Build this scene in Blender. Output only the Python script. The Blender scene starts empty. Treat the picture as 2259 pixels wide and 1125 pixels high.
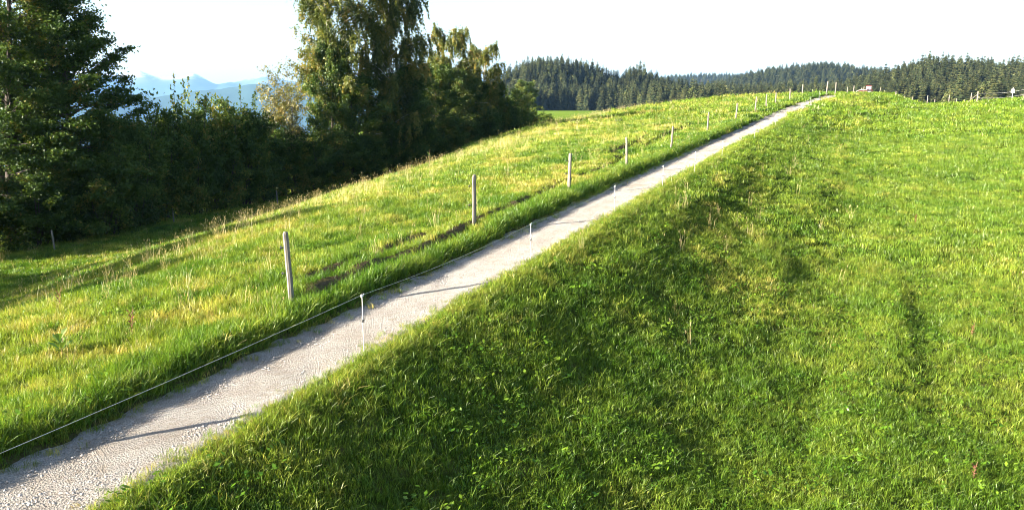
import bpy, math, random
import numpy as np
from mathutils import Vector, Matrix

# ================================================================ camera, sky, sun, exposure
scene = bpy.context.scene
COL = scene.collection
CAM_F = 1770.0 / 2259.0                       # focal length in picture widths
cam_data = bpy.data.cameras.new('camera')
cam_data.sensor_width = 36.0
cam_data.lens = 36.0 * CAM_F
cam_data.clip_start = 0.1
cam_data.clip_end = 120000.0
cam = bpy.data.objects.new('camera', cam_data)
cam.location = (0.0, 0.0, 12.0)
cam.rotation_euler = (math.radians(90.0 - 11.107), 0.0, 0.0)
COL.objects.link(cam)
scene.camera = cam

SUN_EL = math.radians(17.0)
SUN_AZ = math.radians(-112.0)                  # where the sun stands: left of the view and a little behind it
world = bpy.data.worlds.new('World')
scene.world = world
world.use_nodes = True
wn = world.node_tree
wn.nodes.clear()
sky = wn.nodes.new('ShaderNodeTexSky')
sky.sky_type = 'NISHITA'
sky.sun_disc = False
sky.sun_elevation = SUN_EL
sky.sun_rotation = SUN_AZ
sky.altitude = 800
sky.air_density = 1.0
sky.dust_density = 3.0
sky.ozone_density = 1.0
bg = wn.nodes.new('ShaderNodeBackground')
bg.inputs['Strength'].default_value = 0.055
wo = wn.nodes.new('ShaderNodeOutputWorld')
wn.links.new(sky.outputs[0], bg.inputs[0])
wn.links.new(bg.outputs[0], wo.inputs[0])

sun_data = bpy.data.lights.new('sun', 'SUN')
sun_data.energy = 5.0
sun_data.angle = math.radians(0.53)
sun_data.color = (1.0, 0.90, 0.74)
sun = bpy.data.objects.new('sun', sun_data)
sun_to = Vector((math.sin(SUN_AZ) * math.cos(SUN_EL), math.cos(SUN_AZ) * math.cos(SUN_EL), math.sin(SUN_EL)))
sun.rotation_euler = (-sun_to).to_track_quat('-Z', 'Y').to_euler()
sun.location = (-40, -10, 60)
COL.objects.link(sun)

scene.view_settings.view_transform = 'Standard'
scene.view_settings.look = 'None'
scene.view_settings.exposure = 2.8
scene.view_settings.gamma = 1.0
scene.view_settings.use_curve_mapping = False
scene.render.engine = 'CYCLES'
cy = scene.cycles
cy.max_bounces = 6
cy.diffuse_bounces = 3
cy.glossy_bounces = 2
cy.transmission_bounces = 4
cy.transparent_max_bounces = 8
cy.volume_bounces = 0
cy.use_denoising = True
cy.denoising_prefilter = 'ACCURATE'
cy.caustics_reflective = False
cy.caustics_refractive = False
cy.sample_clamp_indirect = 4.0
cy.pixel_filter_type = 'BLACKMAN_HARRIS'
cy.filter_width = 1.0

# ---------------------------------------------------------------- terrain
TH = math.radians(24.0)                       # the path runs 24 degrees right of the view
PU = np.array([math.sin(TH), math.cos(TH)])   # along the path
PN = np.array([-math.cos(TH), math.sin(TH)])  # to the left of the path
CAMZ = 12.0

def hash2(ix, iy, seed):
    n = (ix.astype(np.int64) * 374761393 + iy.astype(np.int64) * 668265263 + seed * 1274126177) & 0x7fffffff
    n = ((n ^ (n >> 13)) * 1274126177) & 0x7fffffff
    n = ((n ^ (n >> 16)) * 2246822519) & 0x7fffffff
    return ((n ^ (n >> 15)) & 0xffff) / 65535.0

def vnoise(x, y, seed=0):
    x = np.asarray(x, float); y = np.asarray(y, float)
    ix = np.floor(x); iy = np.floor(y); fx = x - ix; fy = y - iy
    fx = fx * fx * fx * (fx * (fx * 6 - 15) + 10); fy = fy * fy * fy * (fy * (fy * 6 - 15) + 10)
    a = hash2(ix, iy, seed); b = hash2(ix + 1, iy, seed); c = hash2(ix, iy + 1, seed); d = hash2(ix + 1, iy + 1, seed)
    return (a * (1 - fx) + b * fx) * (1 - fy) + (c * (1 - fx) + d * fx) * fy - 0.5

def fbm(x, y, seed=0, octaves=4, gain=0.5):
    s = 0.0; amp = 1.0; f = 1.0
    for k in range(octaves):
        s = s + amp * vnoise(x * f + 17.3 * k, y * f - 9.1 * k, seed + k); amp *= gain; f *= 2.03
    return s

def sstep(a, b, x):
    t = np.clip((x - a) / (b - a), 0, 1); return t * t * (3 - 2 * t)

def smooth_interp(x, xs, ys):
    # monotone-ish cubic (Catmull-Rom slopes) interpolation, flat outside
    xs = np.asarray(xs, float); ys = np.asarray(ys, float); x = np.asarray(x, float)
    m = np.gradient(ys, xs)
    xc = np.clip(x, xs[0], xs[-1]); k = np.clip(np.searchsorted(xs, xc) - 1, 0, len(xs) - 2)
    h = xs[k + 1] - xs[k]; t = (xc - xs[k]) / h
    return ((2*t**3 - 3*t**2 + 1) * ys[k] + (t**3 - 2*t**2 + t) * h * m[k] + (-2*t**3 + 3*t**2) * ys[k + 1] + (t**3 - t**2) * h * m[k + 1])

def path_t(s):      # sideways place of the path's centre line
    return smooth_interp(s, [-60, 0, 30, 50, 65, 80, 92, 110, 150, 220], [7.5, 7.5, 7.5, 7.45, 7.1, 6.0, 4.5, 2.2, -1.0, -2.0]) + 0.10 * vnoise(s / 6.0, 0 * s, 3)

def path_z(s):      # height of the path's centre line, relative to the camera
    return smooth_interp(s, [-60, 0, 10, 20, 30, 45, 58, 75, 86, 95, 104, 130, 200, 260], [-6.0, -4.13, -3.84, -3.44, -3.05, -2.5, -2.02, -1.05, -.33, .10, .15, .10, .42, -2.5])

DK = np.array([0, 3, 9.5, 13, 18, 23, 27, 33, 41, 60, 150, 500.])
SK = np.array([-60, 0, 12, 22, 40, 65, 90, 130, 260.])
DT = np.array([
    [0, .15, 1.7, 3.2, 5.2, 6.4, 7.0, 7.3, 7.6, 10, 30, 60],
    [0, .12, 1.3, 2.4, 3.8, 4.8, 5.3, 5.8, 6.2, 9, 30, 60],
    [0, .05, 1.1, 2.1, 3.6, 4.7, 5.2, 5.6, 6.0, 9, 30, 60],
    [0, .0, .46, 1.25, 2.8, 4.3, 5.2, 5.8, 6.15, 9, 30, 60],
    [0, -.05, .15, .65, 2.0, 3.8, 5.3, 6.4, 6.85, 10, 30, 60],
    [0, -.1, -.15, .05, .7, 2.1, 3.9, 6.0, 7.1, 10, 30, 60],
    [0, -.05, .05, .3, .9, 1.9, 3.2, 5.2, 6.8, 9, 26, 50],
    [0, .0, .2, .5, 1.2, 2.2, 3.2, 4.3, 5.2, 7, 16, 30],
    [0, .1, .5, .9, 1.8, 2.6, 3.4, 4.5, 6, 7, 12, 20]])
RK = np.array([0, 1.2, 2.3, 3.6, 5.0, 7.0, 9.5, 14, 22, 40, 80, 200.])     # distance right of the centre line
RT = np.array([                                                            # drop below the path
    [0, -.03, .42, 1.02, 1.53, 2.00, 2.20, 2.12, 1.75, .9, -.5, -2],          # s = 0
    [0, -.03, .34, .84, 1.27, 1.70, 1.92, 1.90, 1.5, .7, -.6, -2],           # 25
    [0, -.03, .24, .64, .98, 1.30, 1.46, 1.36, 1.1, .5, -.8, -2],            # 50
    [0, -.02, .05, .38, .78, 1.12, 1.2, .95, .25, -.4, -1.2, -2],            # 80
    [0, -.12, -.16, -.05, .30, .88, 1.1, .70, -.30, -1.0, -1.5, -2],           # 105
    [0, -.1, .1, .5, 1.2, 2.6, 3.4, 4.2, 4.8, 4.5, 3.5, 2.5],              # 130
    [0, .0, .4, 1.2, 2.6, 5, 7, 9, 10, 10, 9, 8]])                         # 180
RS = np.array([0, 25, 50, 80, 105, 130, 180.])

def table2(a, b, ak, bk, tab):
    bi = np.clip(np.searchsorted(bk, b) - 1, 0, len(bk) - 2)
    w = np.clip((b - bk[bi]) / (bk[bi + 1] - bk[bi]), 0, 1); w = w * w * (3 - 2 * w)
    cols = np.stack([smooth_interp(a, ak, tab[k]) for k in range(len(bk))], 0)
    lo = np.take_along_axis(cols, bi[None], 0)[0]; hi = np.take_along_axis(cols, (bi + 1)[None], 0)[0]
    return lo * (1 - w) + hi * w

def rut_line(s):
    return smooth_interp(s, [-20, 0, 10, 28, 40, 52, 72], [2.3, 2.4, 2.55, 3.35, 4.2, 5.2, 5.4]) + .55 * vnoise(s / 2.6, 0 * s + .5, 21) + .30 * vnoise(s / .7, 0 * s + .5, 22)

def rut_strength(s, k):
    base = sstep(.02, .26, vnoise(s / 5.0, 0 * s + 7.7 * k, 31 + k) + .28)
    return base * sstep(-5, 4, s) * (1 - sstep(55, 68, s))

def st(x, y):
    return x * PU[0] + y * PU[1], x * PN[0] + y * PN[1]

def far_land(x, y):
    # rolling forested country beyond the meadow, height relative to the camera
    r = np.hypot(x, y); az = np.degrees(np.arctan2(x, y))
    z = -9.2 - .8 * sstep(200, 600, r) + 3 * fbm(x / 240., y / 240., 51, 3)
    z = z - 130 * sstep(-3, -26, az) * sstep(130, 800, r) - 290 * sstep(-2, -24, az) * sstep(600, 4500, r) - 500 * sstep(-1, -16, az) * sstep(4500, 10000, r)
    u = 1129.5 + 1802 * np.tan(np.radians(np.clip(az, -60, 60)))
    def ridge(us, vs, rc, wf, wb, base, tree):
        # a wooded ridge whose crest, trees included, stands at the given heights along its bearing
        zc = (215 - np.interp(u, us, vs)) / 1770 * rc * np.cos(np.radians(az)) - tree
        return base + (zc - base) * np.exp(-((r - rc) / np.where(r < rc, wf, wb)) ** 2) - 3000 * sstep(-1, -9, az)
    k = ridge([800, 950, 1040, 1090, 1130, 1180, 1240, 1290, 1330, 1368, 1390, 1410, 1450, 1500, 1560, 1640, 1800], [600, 230, 195, 178, 155, 127, 133, 143, 155, 165, 150, 150, 167, 183, 197, 208, 225], 760, 85, 170, -30, 19)
    h = ridge([1500, 1700, 1800, 1900, 1960, 1990, 2040, 2090, 2150, 2259, 2600, 3500], [225, 205, 190, 172, 152, 140, 129, 128, 134, 136, 125, 130], 740, 170, 260, -26, 20)
    mr = ridge([1000, 1300, 1500, 1600, 1650, 1700, 1760, 1820, 1880, 1950, 2050, 2300, 2900], [600, 215, 195, 175, 160, 151, 144, 139, 147, 152, 150, 142, 150], 1500, 230, 400, -40, 20)
    fr = ridge([1000, 1200, 1400, 1490, 1560, 1640, 1750, 1900, 2300, 3000], [600, 225, 180, 166, 163, 165, 172, 165, 150, 150], 2750, 320, 600, -60, 20)
    z = np.maximum(np.maximum(z, k), np.maximum(np.maximum(h, mr), fr))
    return z

def land(x, y):
    """ground height relative to the camera"""
    x = np.asarray(x, float); y = np.asarray(y, float)
    shp = x.shape; x = x.ravel(); y = y.ravel()
    s, t = st(x, y)
    d = t - path_t(s)
    pz = path_z(s)
    zl = pz - table2(np.maximum(d, 0), s, DK, SK, DT)
    zr = pz - table2(np.maximum(-d, 0), s, RK, RS, RT)
    z = np.where(d >= 0, zl, zr)
    near = 1 - sstep(150, 260, np.hypot(x, y))
    off = sstep(.9, 2.3, np.abs(d))                       # the path itself stays smooth
    z = z + near * off * (.09 * fbm(s / 4.5, t / 3.0, 5, 2) + .30 * fbm(s / 13., t / 9., 8, 2) * sstep(2, 9, np.abs(d)))
    z = z + near * off * .06 * fbm(s / 1.1, t / .8, 11, 3)
    # verge standing proud of the gravel, and the trodden earth steps behind the posts
    z = z + near * (.20 + .10 * vnoise(s / 1.7, 0 * s + 3.1, 27)) * sstep(.90, 1.34, d) * (1 - sstep(1.5, 2.9, d))
    r1 = rut_line(s); k1 = rut_strength(s, 0); k2 = rut_strength(s, 1)
    z = z + near * ((.08 + .14 * (vnoise(s / .5, 0 * s + .3, 24) + .5)) * k1 * (sstep(r1 - .02, r1 + .10, d) - sstep(r1 + .3, r1 + 2.2, d)) - .10 * k1 * np.exp(-((d - r1 + .22) / .22) ** 2))
    z = z + near * ((.06 + .13 * (vnoise(s / .45, 0 * s + .3, 25) + .5)) * k2 * (sstep(r1 - .80, r1 - .69, d) - sstep(r1 - .5, r1 + .9, d)) - .07 * k2 * np.exp(-((d - r1 + .98) / .2) ** 2))
    # humps on the shaded bank and a trodden furrow in the right-hand meadow
    z = z + near * (.07 * fbm(s / 2.2, t / 1.5, 41, 2) + .13 * fbm(s / 16.0, d / 1.0, 43, 2)) * sstep(-1.2, -2.2, d) * (1 - sstep(-11, -19, d))
    # beyond the meadow the rolling country takes over
    w = np.maximum(sstep(150, 330, s + .25 * np.abs(t)), sstep(45, 160, t) * 0)
    w = np.maximum(w, sstep(150, 320, -t)); w = np.maximum(w, sstep(-60, -160, s)); w = np.maximum(w, sstep(90, 330, t))
    z = z * (1 - w) + far_land(x, y) * w
    return z.reshape(shp)

def gz(x, y):
    return float(land(np.array([x]), np.array([y]))[0]) + CAMZ

def from_st(s, t):
    return PU[0] * s + PN[0] * t, PU[1] * s + PN[1] * t

# ================================================================ helpers
def mesh_from(name, verts, faces, mats=(), smooth=False, face_mat=None, attrs=None):
    """verts (N,3) array, faces: list of index arrays, each (M,k)"""
    me = bpy.data.meshes.new(name)
    verts = np.asarray(verts, np.float32).reshape(-1, 3)
    faces = [np.asarray(f, np.int32) for f in faces if len(f)]
    me.vertices.add(len(verts)); me.vertices.foreach_set('co', verts.ravel())
    tot = [np.full(len(f), f.shape[1], np.int32) for f in faces]
    loops = np.concatenate([f.ravel() for f in faces]); tot = np.concatenate(tot)
    start = np.concatenate([[0], np.cumsum(tot)[:-1]]).astype(np.int32)
    me.loops.add(len(loops)); me.loops.foreach_set('vertex_index', loops)
    me.polygons.add(len(tot)); me.polygons.foreach_set('loop_start', start); me.polygons.foreach_set('loop_total', tot)
    for m in mats: me.materials.append(m)
    if face_mat is not None: me.polygons.foreach_set('material_index', np.asarray(face_mat, np.int32))
    me.polygons.foreach_set('use_smooth', np.full(len(tot), bool(smooth)))
    for k, v in (attrs or {}).items():
        a = me.attributes.new(k, 'FLOAT', 'POINT'); a.data.foreach_set('value', np.asarray(v, np.float32))
    me.update(calc_edges=True)
    return me

def link(name, me, parent=None, loc=None, rz=0.0, label=None, cat=None, group=None, kind=None):
    o = bpy.data.objects.new(name, me)
    COL.objects.link(o)
    if parent is not None: o.parent = parent
    if loc is not None: o.location = loc
    if rz: o.rotation_euler = (0, 0, rz)
    if label: o['label'] = label
    if cat: o['category'] = cat
    if group: o['group'] = group
    if kind: o['kind'] = kind
    return o

class Geo:
    """collects pieces of geometry that become one mesh"""
    def __init__(self):
        self.v = []; self.f = {3: [], 4: []}; self.m = {3: [], 4: []}; self.t = []; self.n = 0
    def add(self, v, f, mat=0, tint=0.0):
        v = np.asarray(v, float).reshape(-1, 3); f = np.asarray(f, int)
        k = f.shape[1]
        self.v.append(v); self.f[k].append(f + self.n); self.m[k].append(np.full(len(f), mat)); self.t.append(np.broadcast_to(np.asarray(tint, float), (len(v),)).copy()); self.n += len(v)
    def more(self, f, base, mat=0):
        f = np.asarray(f, int); k = f.shape[1]; self.f[k].append(f + base); self.m[k].append(np.full(len(f), mat))
    def build(self, name, mats, smooth=False):
        fs = []; ms = []
        for k in (3, 4):
            if self.f[k]: fs.append(np.concatenate(self.f[k])); ms.append(np.concatenate(self.m[k]))
        return mesh_from(name, np.concatenate(self.v), fs, mats, smooth, np.concatenate(ms), {'tint': np.concatenate(self.t)})
    def box(self, x0, x1, y0, y1, z0, z1, mat=0, taper=0.0):
        tx = (x1 - x0) * taper / 2; ty = (y1 - y0) * taper / 2
        v = [(x0, y0, z0), (x1, y0, z0), (x1, y1, z0), (x0, y1, z0), (x0 + tx, y0 + ty, z1), (x1 - tx, y0 + ty, z1), (x1 - tx, y1 - ty, z1), (x0 + tx, y1 - ty, z1)]
        self.add(v, [(3, 2, 1, 0), (4, 5, 6, 7), (0, 1, 5, 4), (1, 2, 6, 5), (2, 3, 7, 6), (3, 0, 4, 7)], mat)
    def tube(self, pts, rad, sides=6, mat=0, cap=True, tint=0.0, squash=None):
        pts = np.asarray(pts, float); n = len(pts); rad = np.broadcast_to(np.asarray(rad, float), (n,))
        d = np.gradient(pts, axis=0); d /= np.linalg.norm(d, axis=1)[:, None] + 1e-9
        ref = np.array([0, 0, 1.0]) if abs(d[:, 2]).mean() < .8 else np.array([1.0, 0, 0])
        a = np.cross(d, ref); a /= np.linalg.norm(a, axis=1)[:, None] + 1e-9; b = np.cross(d, a)
        ang = np.arange(sides) * 2 * math.pi / sides
        ring = np.ones(sides) if squash is None else np.asarray(squash)
        v = pts[:, None] + rad[:, None, None] * ring[None, :, None] * (np.cos(ang)[None, :, None] * a[:, None] + np.sin(ang)[None, :, None] * b[:, None])
        i = np.arange(n - 1)[:, None] * sides; j = np.arange(sides)[None]; k = (j + 1) % sides
        q = np.stack([i + j, i + k, i + sides + k, i + sides + j], -1).reshape(-1, 4)
        base = self.n
        self.add(v.reshape(-1, 3), q, mat, tint)
        if cap:
            for off, c, rev in ((0, pts[0], True), ((n - 1) * sides, pts[-1], False)):
                cb = self.n
                self.v.append(np.array([c])); self.t.append(np.array([float(np.mean(tint))])); self.n += 1
                tri = [(base + off + x, base + off + (x + 1) % sides, cb) for x in range(sides)]
                if rev: tri = [(y, x, z) for x, y, z in tri]
                self.more(tri, 0, mat)
    def disc(self, c, axis, r, w, sides=16, mat=0):
        """a short cylinder (wheel) about an axis"""
        axis = np.asarray(axis, float); c = np.asarray(c, float)
        self.tube([c - axis * w / 2, c - axis * w * .35, c + axis * w * .35, c + axis * w / 2], [r * .9, r, r, r * .9], sides, mat)

def unit(v):
    return v / (np.linalg.norm(v, axis=-1, keepdims=True) + 1e-9)

# ---------------------------------------------------------------- materials
def new_mat(name):
    m = bpy.data.materials.new(name); m.use_nodes = True; nt = m.node_tree; nt.nodes.clear()
    out = nt.nodes.new('ShaderNodeOutputMaterial')
    return m, nt, out

def N(nt, kind, **kw):
    n = nt.nodes.new(kind)
    for k, v in kw.items(): setattr(n, k, v)
    return n

def noise(nt, scale, detail=3, vec=None, rough=.55):
    n = N(nt, 'ShaderNodeTexNoise'); n.inputs['Scale'].default_value = scale; n.inputs['Detail'].default_value = detail; n.inputs['Roughness'].default_value = rough
    if vec is not None: nt.links.new(vec, n.inputs['Vector'])
    return n

def ramp(nt, fac, stops):
    r = N(nt, 'ShaderNodeValToRGB'); e = r.color_ramp.elements
    while len(e) < len(stops): e.new(.5)
    for k, (p, c) in enumerate(stops): e[k].position = p; e[k].color = (*c, 1)
    nt.links.new(fac, r.inputs[0]); return r

def mixc(nt, fac, a, b, mode='MIX'):
    m = N(nt, 'ShaderNodeMix', data_type='RGBA', blend_type=mode)
    for sock, v in ((m.inputs[0], fac), (m.inputs[6], a), (m.inputs[7], b)):
        if hasattr(v, 'is_output'): nt.links.new(v, sock)
        elif isinstance(v, (int, float)): sock.default_value = v
        else: sock.default_value = (*v, 1)
    return m.outputs[2]

def objco(nt):
    return N(nt, 'ShaderNodeTexCoord').outputs['Object']

def geopos(nt):
    return N(nt, 'ShaderNodeNewGeometry').outputs['Position']

def simple_mat(name, color, rough=.7, metal=0.0, var=.25, scale=6.0, bump=.3, bscale=40.0):
    m, nt, out = new_mat(name)
    b = N(nt, 'ShaderNodeBsdfPrincipled'); b.inputs['Roughness'].default_value = rough; b.inputs['Metallic'].default_value = metal
    co = objco(nt); n = noise(nt, scale, 4, co)
    dark = tuple(c * (1 - var) for c in color); lite = tuple(min(1, c * (1 + var)) for c in color)
    nt.links.new(ramp(nt, n.outputs[0], [(.3, dark), (.7, lite)]).outputs[0], b.inputs['Base Color'])
    if bump:
        bp = N(nt, 'ShaderNodeBump'); bp.inputs['Strength'].default_value = bump; bp.inputs['Distance'].default_value = .01
        nt.links.new(noise(nt, bscale, 3, co).outputs[0], bp.inputs['Height']); nt.links.new(bp.outputs[0], b.inputs['Normal'])
    nt.links.new(b.outputs[0], out.inputs[0])
    return m

def leaf_mat(name, stops, trans=.4, attr='tint', inst=False, gloss=.05, rough=.4, boost=1.15, patch=0.0):
    """thin leaves and blades: diffuse, light coming through, a little gloss"""
    m, nt, out = new_mat(name)
    a = N(nt, 'ShaderNodeAttribute', attribute_name=attr, attribute_type='INSTANCER' if inst else 'GEOMETRY')
    col = ramp(nt, a.outputs['Fac'], stops).outputs[0]
    if patch:
        r = N(nt, 'ShaderNodeObjectInfo').outputs['Random']
        h = N(nt, 'ShaderNodeHueSaturation'); nt.links.new(col, h.inputs['Color'])
        mr = N(nt, 'ShaderNodeMapRange'); nt.links.new(r, mr.inputs[0]); mr.inputs[3].default_value = 1 - patch; mr.inputs[4].default_value = 1 + patch
        nt.links.new(mr.outputs[0], h.inputs['Value']); col = h.outputs[0]
    d = N(nt, 'ShaderNodeBsdfDiffuse'); nt.links.new(col, d.inputs['Color'])
    t = N(nt, 'ShaderNodeBsdfTranslucent'); nt.links.new(mixc(nt, 1.0, col, (boost, boost * 1.02, boost * .55), 'MULTIPLY'), t.inputs['Color'])
    mx = N(nt, 'ShaderNodeMixShader'); mx.inputs[0].default_value = trans
    nt.links.new(d.outputs[0], mx.inputs[1]); nt.links.new(t.outputs[0], mx.inputs[2])
    g = N(nt, 'ShaderNodeBsdfGlossy'); g.inputs['Roughness'].default_value = rough; g.inputs['Color'].default_value = (.9, .95, .9, 1)
    m2 = N(nt, 'ShaderNodeMixShader'); m2.inputs[0].default_value = gloss
    nt.links.new(mx.outputs[0], m2.inputs[1]); nt.links.new(g.outputs[0], m2.inputs[2])
    nt.links.new(m2.outputs[0], out.inputs[0])
    return m

# ---------------------------------------------------------------- scatter (for what nobody could count)
def scatter(name, protos, pts, yaw, scale, variant, tint, tilt=None, label=None, kind='stuff', cat=None):
    pts = np.asarray(pts, np.float32); n = len(pts)
    me = bpy.data.meshes.new(name); me.vertices.add(n); me.vertices.foreach_set('co', pts.ravel())
    rot = np.zeros((n, 3), np.float32); rot[:, 2] = yaw
    if tilt is not None: rot[:, :2] = tilt
    sc = np.asarray(scale, np.float32)
    if sc.ndim == 1: sc = np.stack([sc, sc, sc], 1)
    for k, v in (('rot', rot), ('scl', sc)):
        a = me.attributes.new(k, 'FLOAT_VECTOR', 'POINT'); a.data.foreach_set('vector', v.astype(np.float32).ravel())
    a = me.attributes.new('var', 'INT', 'POINT'); a.data.foreach_set('value', np.asarray(variant, np.int32))
    a = me.attributes.new('tint', 'FLOAT', 'POINT'); a.data.foreach_set('value', np.asarray(tint, np.float32))
    o = link(name, me, label=label, kind=kind, cat=cat)
    lib = bpy.data.collections.new(name + '_kinds')
    for k, p in enumerate(protos):
        po = bpy.data.objects.new('%s_kind_%02d' % (name, k), p); lib.objects.link(po)
    ng = bpy.data.node_groups.new(name, 'GeometryNodeTree')
    ng.interface.new_socket('Geometry', in_out='INPUT', socket_type='NodeSocketGeometry'); ng.interface.new_socket('Geometry', in_out='OUTPUT', socket_type='NodeSocketGeometry')
    gi = ng.nodes.new('NodeGroupInput'); go = ng.nodes.new('NodeGroupOutput')
    ci = ng.nodes.new('GeometryNodeCollectionInfo'); ci.inputs['Collection'].default_value = lib
    ci.inputs['Separate Children'].default_value = True; ci.inputs['Reset Children'].default_value = True
    iop = ng.nodes.new('GeometryNodeInstanceOnPoints'); iop.inputs['Pick Instance'].default_value = True
    m2p = ng.nodes.new('GeometryNodeMeshToPoints')
    def at(nm, ty):
        q = ng.nodes.new('GeometryNodeInputNamedAttribute'); q.data_type = ty; q.inputs['Name'].default_value = nm; return q.outputs[0]
    L = ng.links.new
    L(gi.outputs[0], m2p.inputs['Mesh']); L(m2p.outputs[0], iop.inputs['Points']); L(ci.outputs[0], iop.inputs['Instance'])
    L(at('var', 'INT'), iop.inputs['Instance Index'])
    e2r = ng.nodes.new('FunctionNodeEulerToRotation'); L(at('rot', 'FLOAT_VECTOR'), e2r.inputs[0]); L(e2r.outputs[0], iop.inputs['Rotation'])
    L(at('scl', 'FLOAT_VECTOR'), iop.inputs['Scale']); L(iop.outputs[0], go.inputs[0])
    md = o.modifiers.new('scatter', 'NODES'); md.node_group = ng
    return o


# ================================================================ the ground
def mat_ground():
    m, nt, out = new_mat('pasture_ground')
    pos = geopos(nt)
    n1 = noise(nt, .35, 4, pos); n2 = noise(nt, 3.0, 5, pos); n3 = noise(nt, 26.0, 4, pos)
    soil = ramp(nt, n3.outputs[0], [(.25, (.060, .042, .027)), (.75, (.17, .122, .078))]).outputs[0]
    thatch = ramp(nt, n2.outputs[0], [(.25, (.020, .032, .006)), (.5, (.040, .056, .010)), (.78, (.095, .085, .030))]).outputs[0]
    lawn = ramp(nt, n1.outputs[0], [(.3, (.085, .150, .016)), (.7, (.135, .185, .028))]).outputs[0]
    sw = N(nt, 'ShaderNodeAttribute', attribute_name='sward').outputs['Fac']
    ea = N(nt, 'ShaderNodeAttribute', attribute_name='earth').outputs['Fac']
    col = mixc(nt, sw, thatch, lawn)
    col = mixc(nt, ea, col, soil)
    b = N(nt, 'ShaderNodeBsdfDiffuse'); nt.links.new(col, b.inputs['Color'])
    bp = N(nt, 'ShaderNodeBump'); bp.inputs['Strength'].default_value = .9; bp.inputs['Distance'].default_value = .05
    nt.links.new(n3.outputs[0], bp.inputs['Height']); nt.links.new(bp.outputs[0], b.inputs['Normal'])
    nt.links.new(b.outputs[0], out.inputs[0]); return m

def axis(*runs):
    out = [np.arange(a, b, st_) for a, b, st_ in runs]
    return np.concatenate(out)
far = 7800 * np.array([1.0, 1.25, 1.55, 1.9])
s_ax = np.concatenate([-far[::-1], axis((-6000, -1500, 700), (-1500, -200, 130), (-200, -40, 20), (-40, -12, 2), (-12, 60, .28), (60, 130, .5), (130, 180, 2.5), (180, 1000, 14), (1000, 3300, 45), (3300, 7000, 600)), far])
t_ax = np.concatenate([-far[::-1], axis((-6000, -1600, 600), (-1600, -450, 45), (-450, -100, 14), (-100, -34, 3), (-34, -12, .6), (-12, 5.4, .3), (5.4, 8.6, .16), (8.6, 13.6, .11), (13.6, 60, .42), (60, 100, 3), (100, 450, 14), (450, 1600, 45), (1600, 7000, 600)), far])
S, T = np.meshgrid(s_ax, t_ax, indexing='ij')
GX = PU[0] * S + PN[0] * T; GY = PU[1] * S + PN[1] * T
GZ = land(GX, GY)
d_ = T - path_t(S)
r1 = rut_line(S)
earth = rut_strength(S, 0) * np.exp(-((d_ - r1 - .02) / .17) ** 2) * 1.25 + rut_strength(S, 1) * np.exp(-((d_ - r1 + .76) / .15) ** 2)
earth += .6 * np.exp(-((np.abs(d_) - .92) / .12) ** 2) * (S < 130)
GR_ = np.hypot(GX, GY); GA_ = np.degrees(np.arctan2(GX, GY))
earth = np.where((GA_ > -4) & (GR_ > np.where(GA_ > 13, 470, 670)), 1.0, earth)      # leaf litter under the forests
sward = sstep(70, 150, np.hypot(GX, GY))
GZ = np.where((np.abs(d_) < .72) & (S < 205) & (S > -60), GZ - .03, GZ)      # bed under the gravel
n0, n1_ = S.shape
idx = np.arange(n0 * n1_).reshape(n0, n1_)
quads = np.stack([idx[:-1, :-1], idx[1:, :-1], idx[1:, 1:], idx[:-1, 1:]], -1).reshape(-1, 4)[:, ::-1]
ground = mesh_from('meadow', np.stack([GX, GY, GZ + CAMZ], -1).reshape(-1, 3), [quads], [mat_ground()], True, None, {'earth': np.clip(earth, 0, 1).ravel(), 'sward': sward.ravel()})
link('meadow', ground, label='sloping green pasture falling away on both sides of the gravel path', kind='structure')

# ---------------------------------------------------------------- the gravel path
def mat_gravel():
    m, nt, out = new_mat('path_gravel')
    pos = geopos(nt)
    big = noise(nt, .55, 4, pos); mid = noise(nt, 9.0, 5, pos, .7); fine = noise(nt, 34.0, 5, pos, .8)
    vor = N(nt, 'ShaderNodeTexVoronoi'); vor.inputs['Scale'].default_value = 44.0; nt.links.new(pos, vor.inputs['Vector'])
    col = ramp(nt, fine.outputs[0], [(.22, (.15, .14, .13)), (.45, (.40, .382, .355)), (.72, (.59, .568, .535))]).outputs[0]
    col = mixc(nt, .35, col, ramp(nt, vor.outputs['Color'], [(.1, (.28, .26, .24)), (.9, (.64, .60, .56))]).outputs[0])
    col = mixc(nt, ramp(nt, mid.outputs[0], [(.50, (0, 0, 0)), (.68, (.75, .75, .75))]).outputs[0], col, (.25, .20, .145))
    col = mixc(nt, ramp(nt, big.outputs[0], [(.42, (0, 0, 0)), (.68, (.75, .75, .75))]).outputs[0], col, (.33, .285, .235))
    med = noise(nt, 1.7, 5, pos, .65)
    col = mixc(nt, ramp(nt, med.outputs[0], [(.46, (0, 0, 0)), (.66, (.6, .6, .6))]).outputs[0], col, (.50, .475, .44))
    grit = noise(nt, 52.0, 4, pos, .8)
    col = mixc(nt, ramp(nt, grit.outputs[0], [(.54, (0, 0, 0)), (.64, (.85, .85, .85))]).outputs[0], col, (.11, .095, .08))
    b = N(nt, 'ShaderNodeBsdfDiffuse'); b.inputs['Roughness'].default_value = .8; nt.links.new(col, b.inputs['Color'])
    bp = N(nt, 'ShaderNodeBump'); bp.inputs['Strength'].default_value = 1.0; bp.inputs['Distance'].default_value = .050
    ad = N(nt, 'ShaderNodeMath', operation='ADD'); nt.links.new(vor.outputs['Distance'], ad.inputs[0]); nt.links.new(fine.outputs[0], ad.inputs[1])
    nt.links.new(ad.outputs[0], bp.inputs['Height']); nt.links.new(bp.outputs[0], b.inputs['Normal'])
    nt.links.new(b.outputs[0], out.inputs[0]); return m
MAT_GRAVEL = mat_gravel()
ps = axis((-12, 30, .12), (30, 60, .25), (60, 202, .6)); pw = np.linspace(-1, 1, 19)
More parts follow.
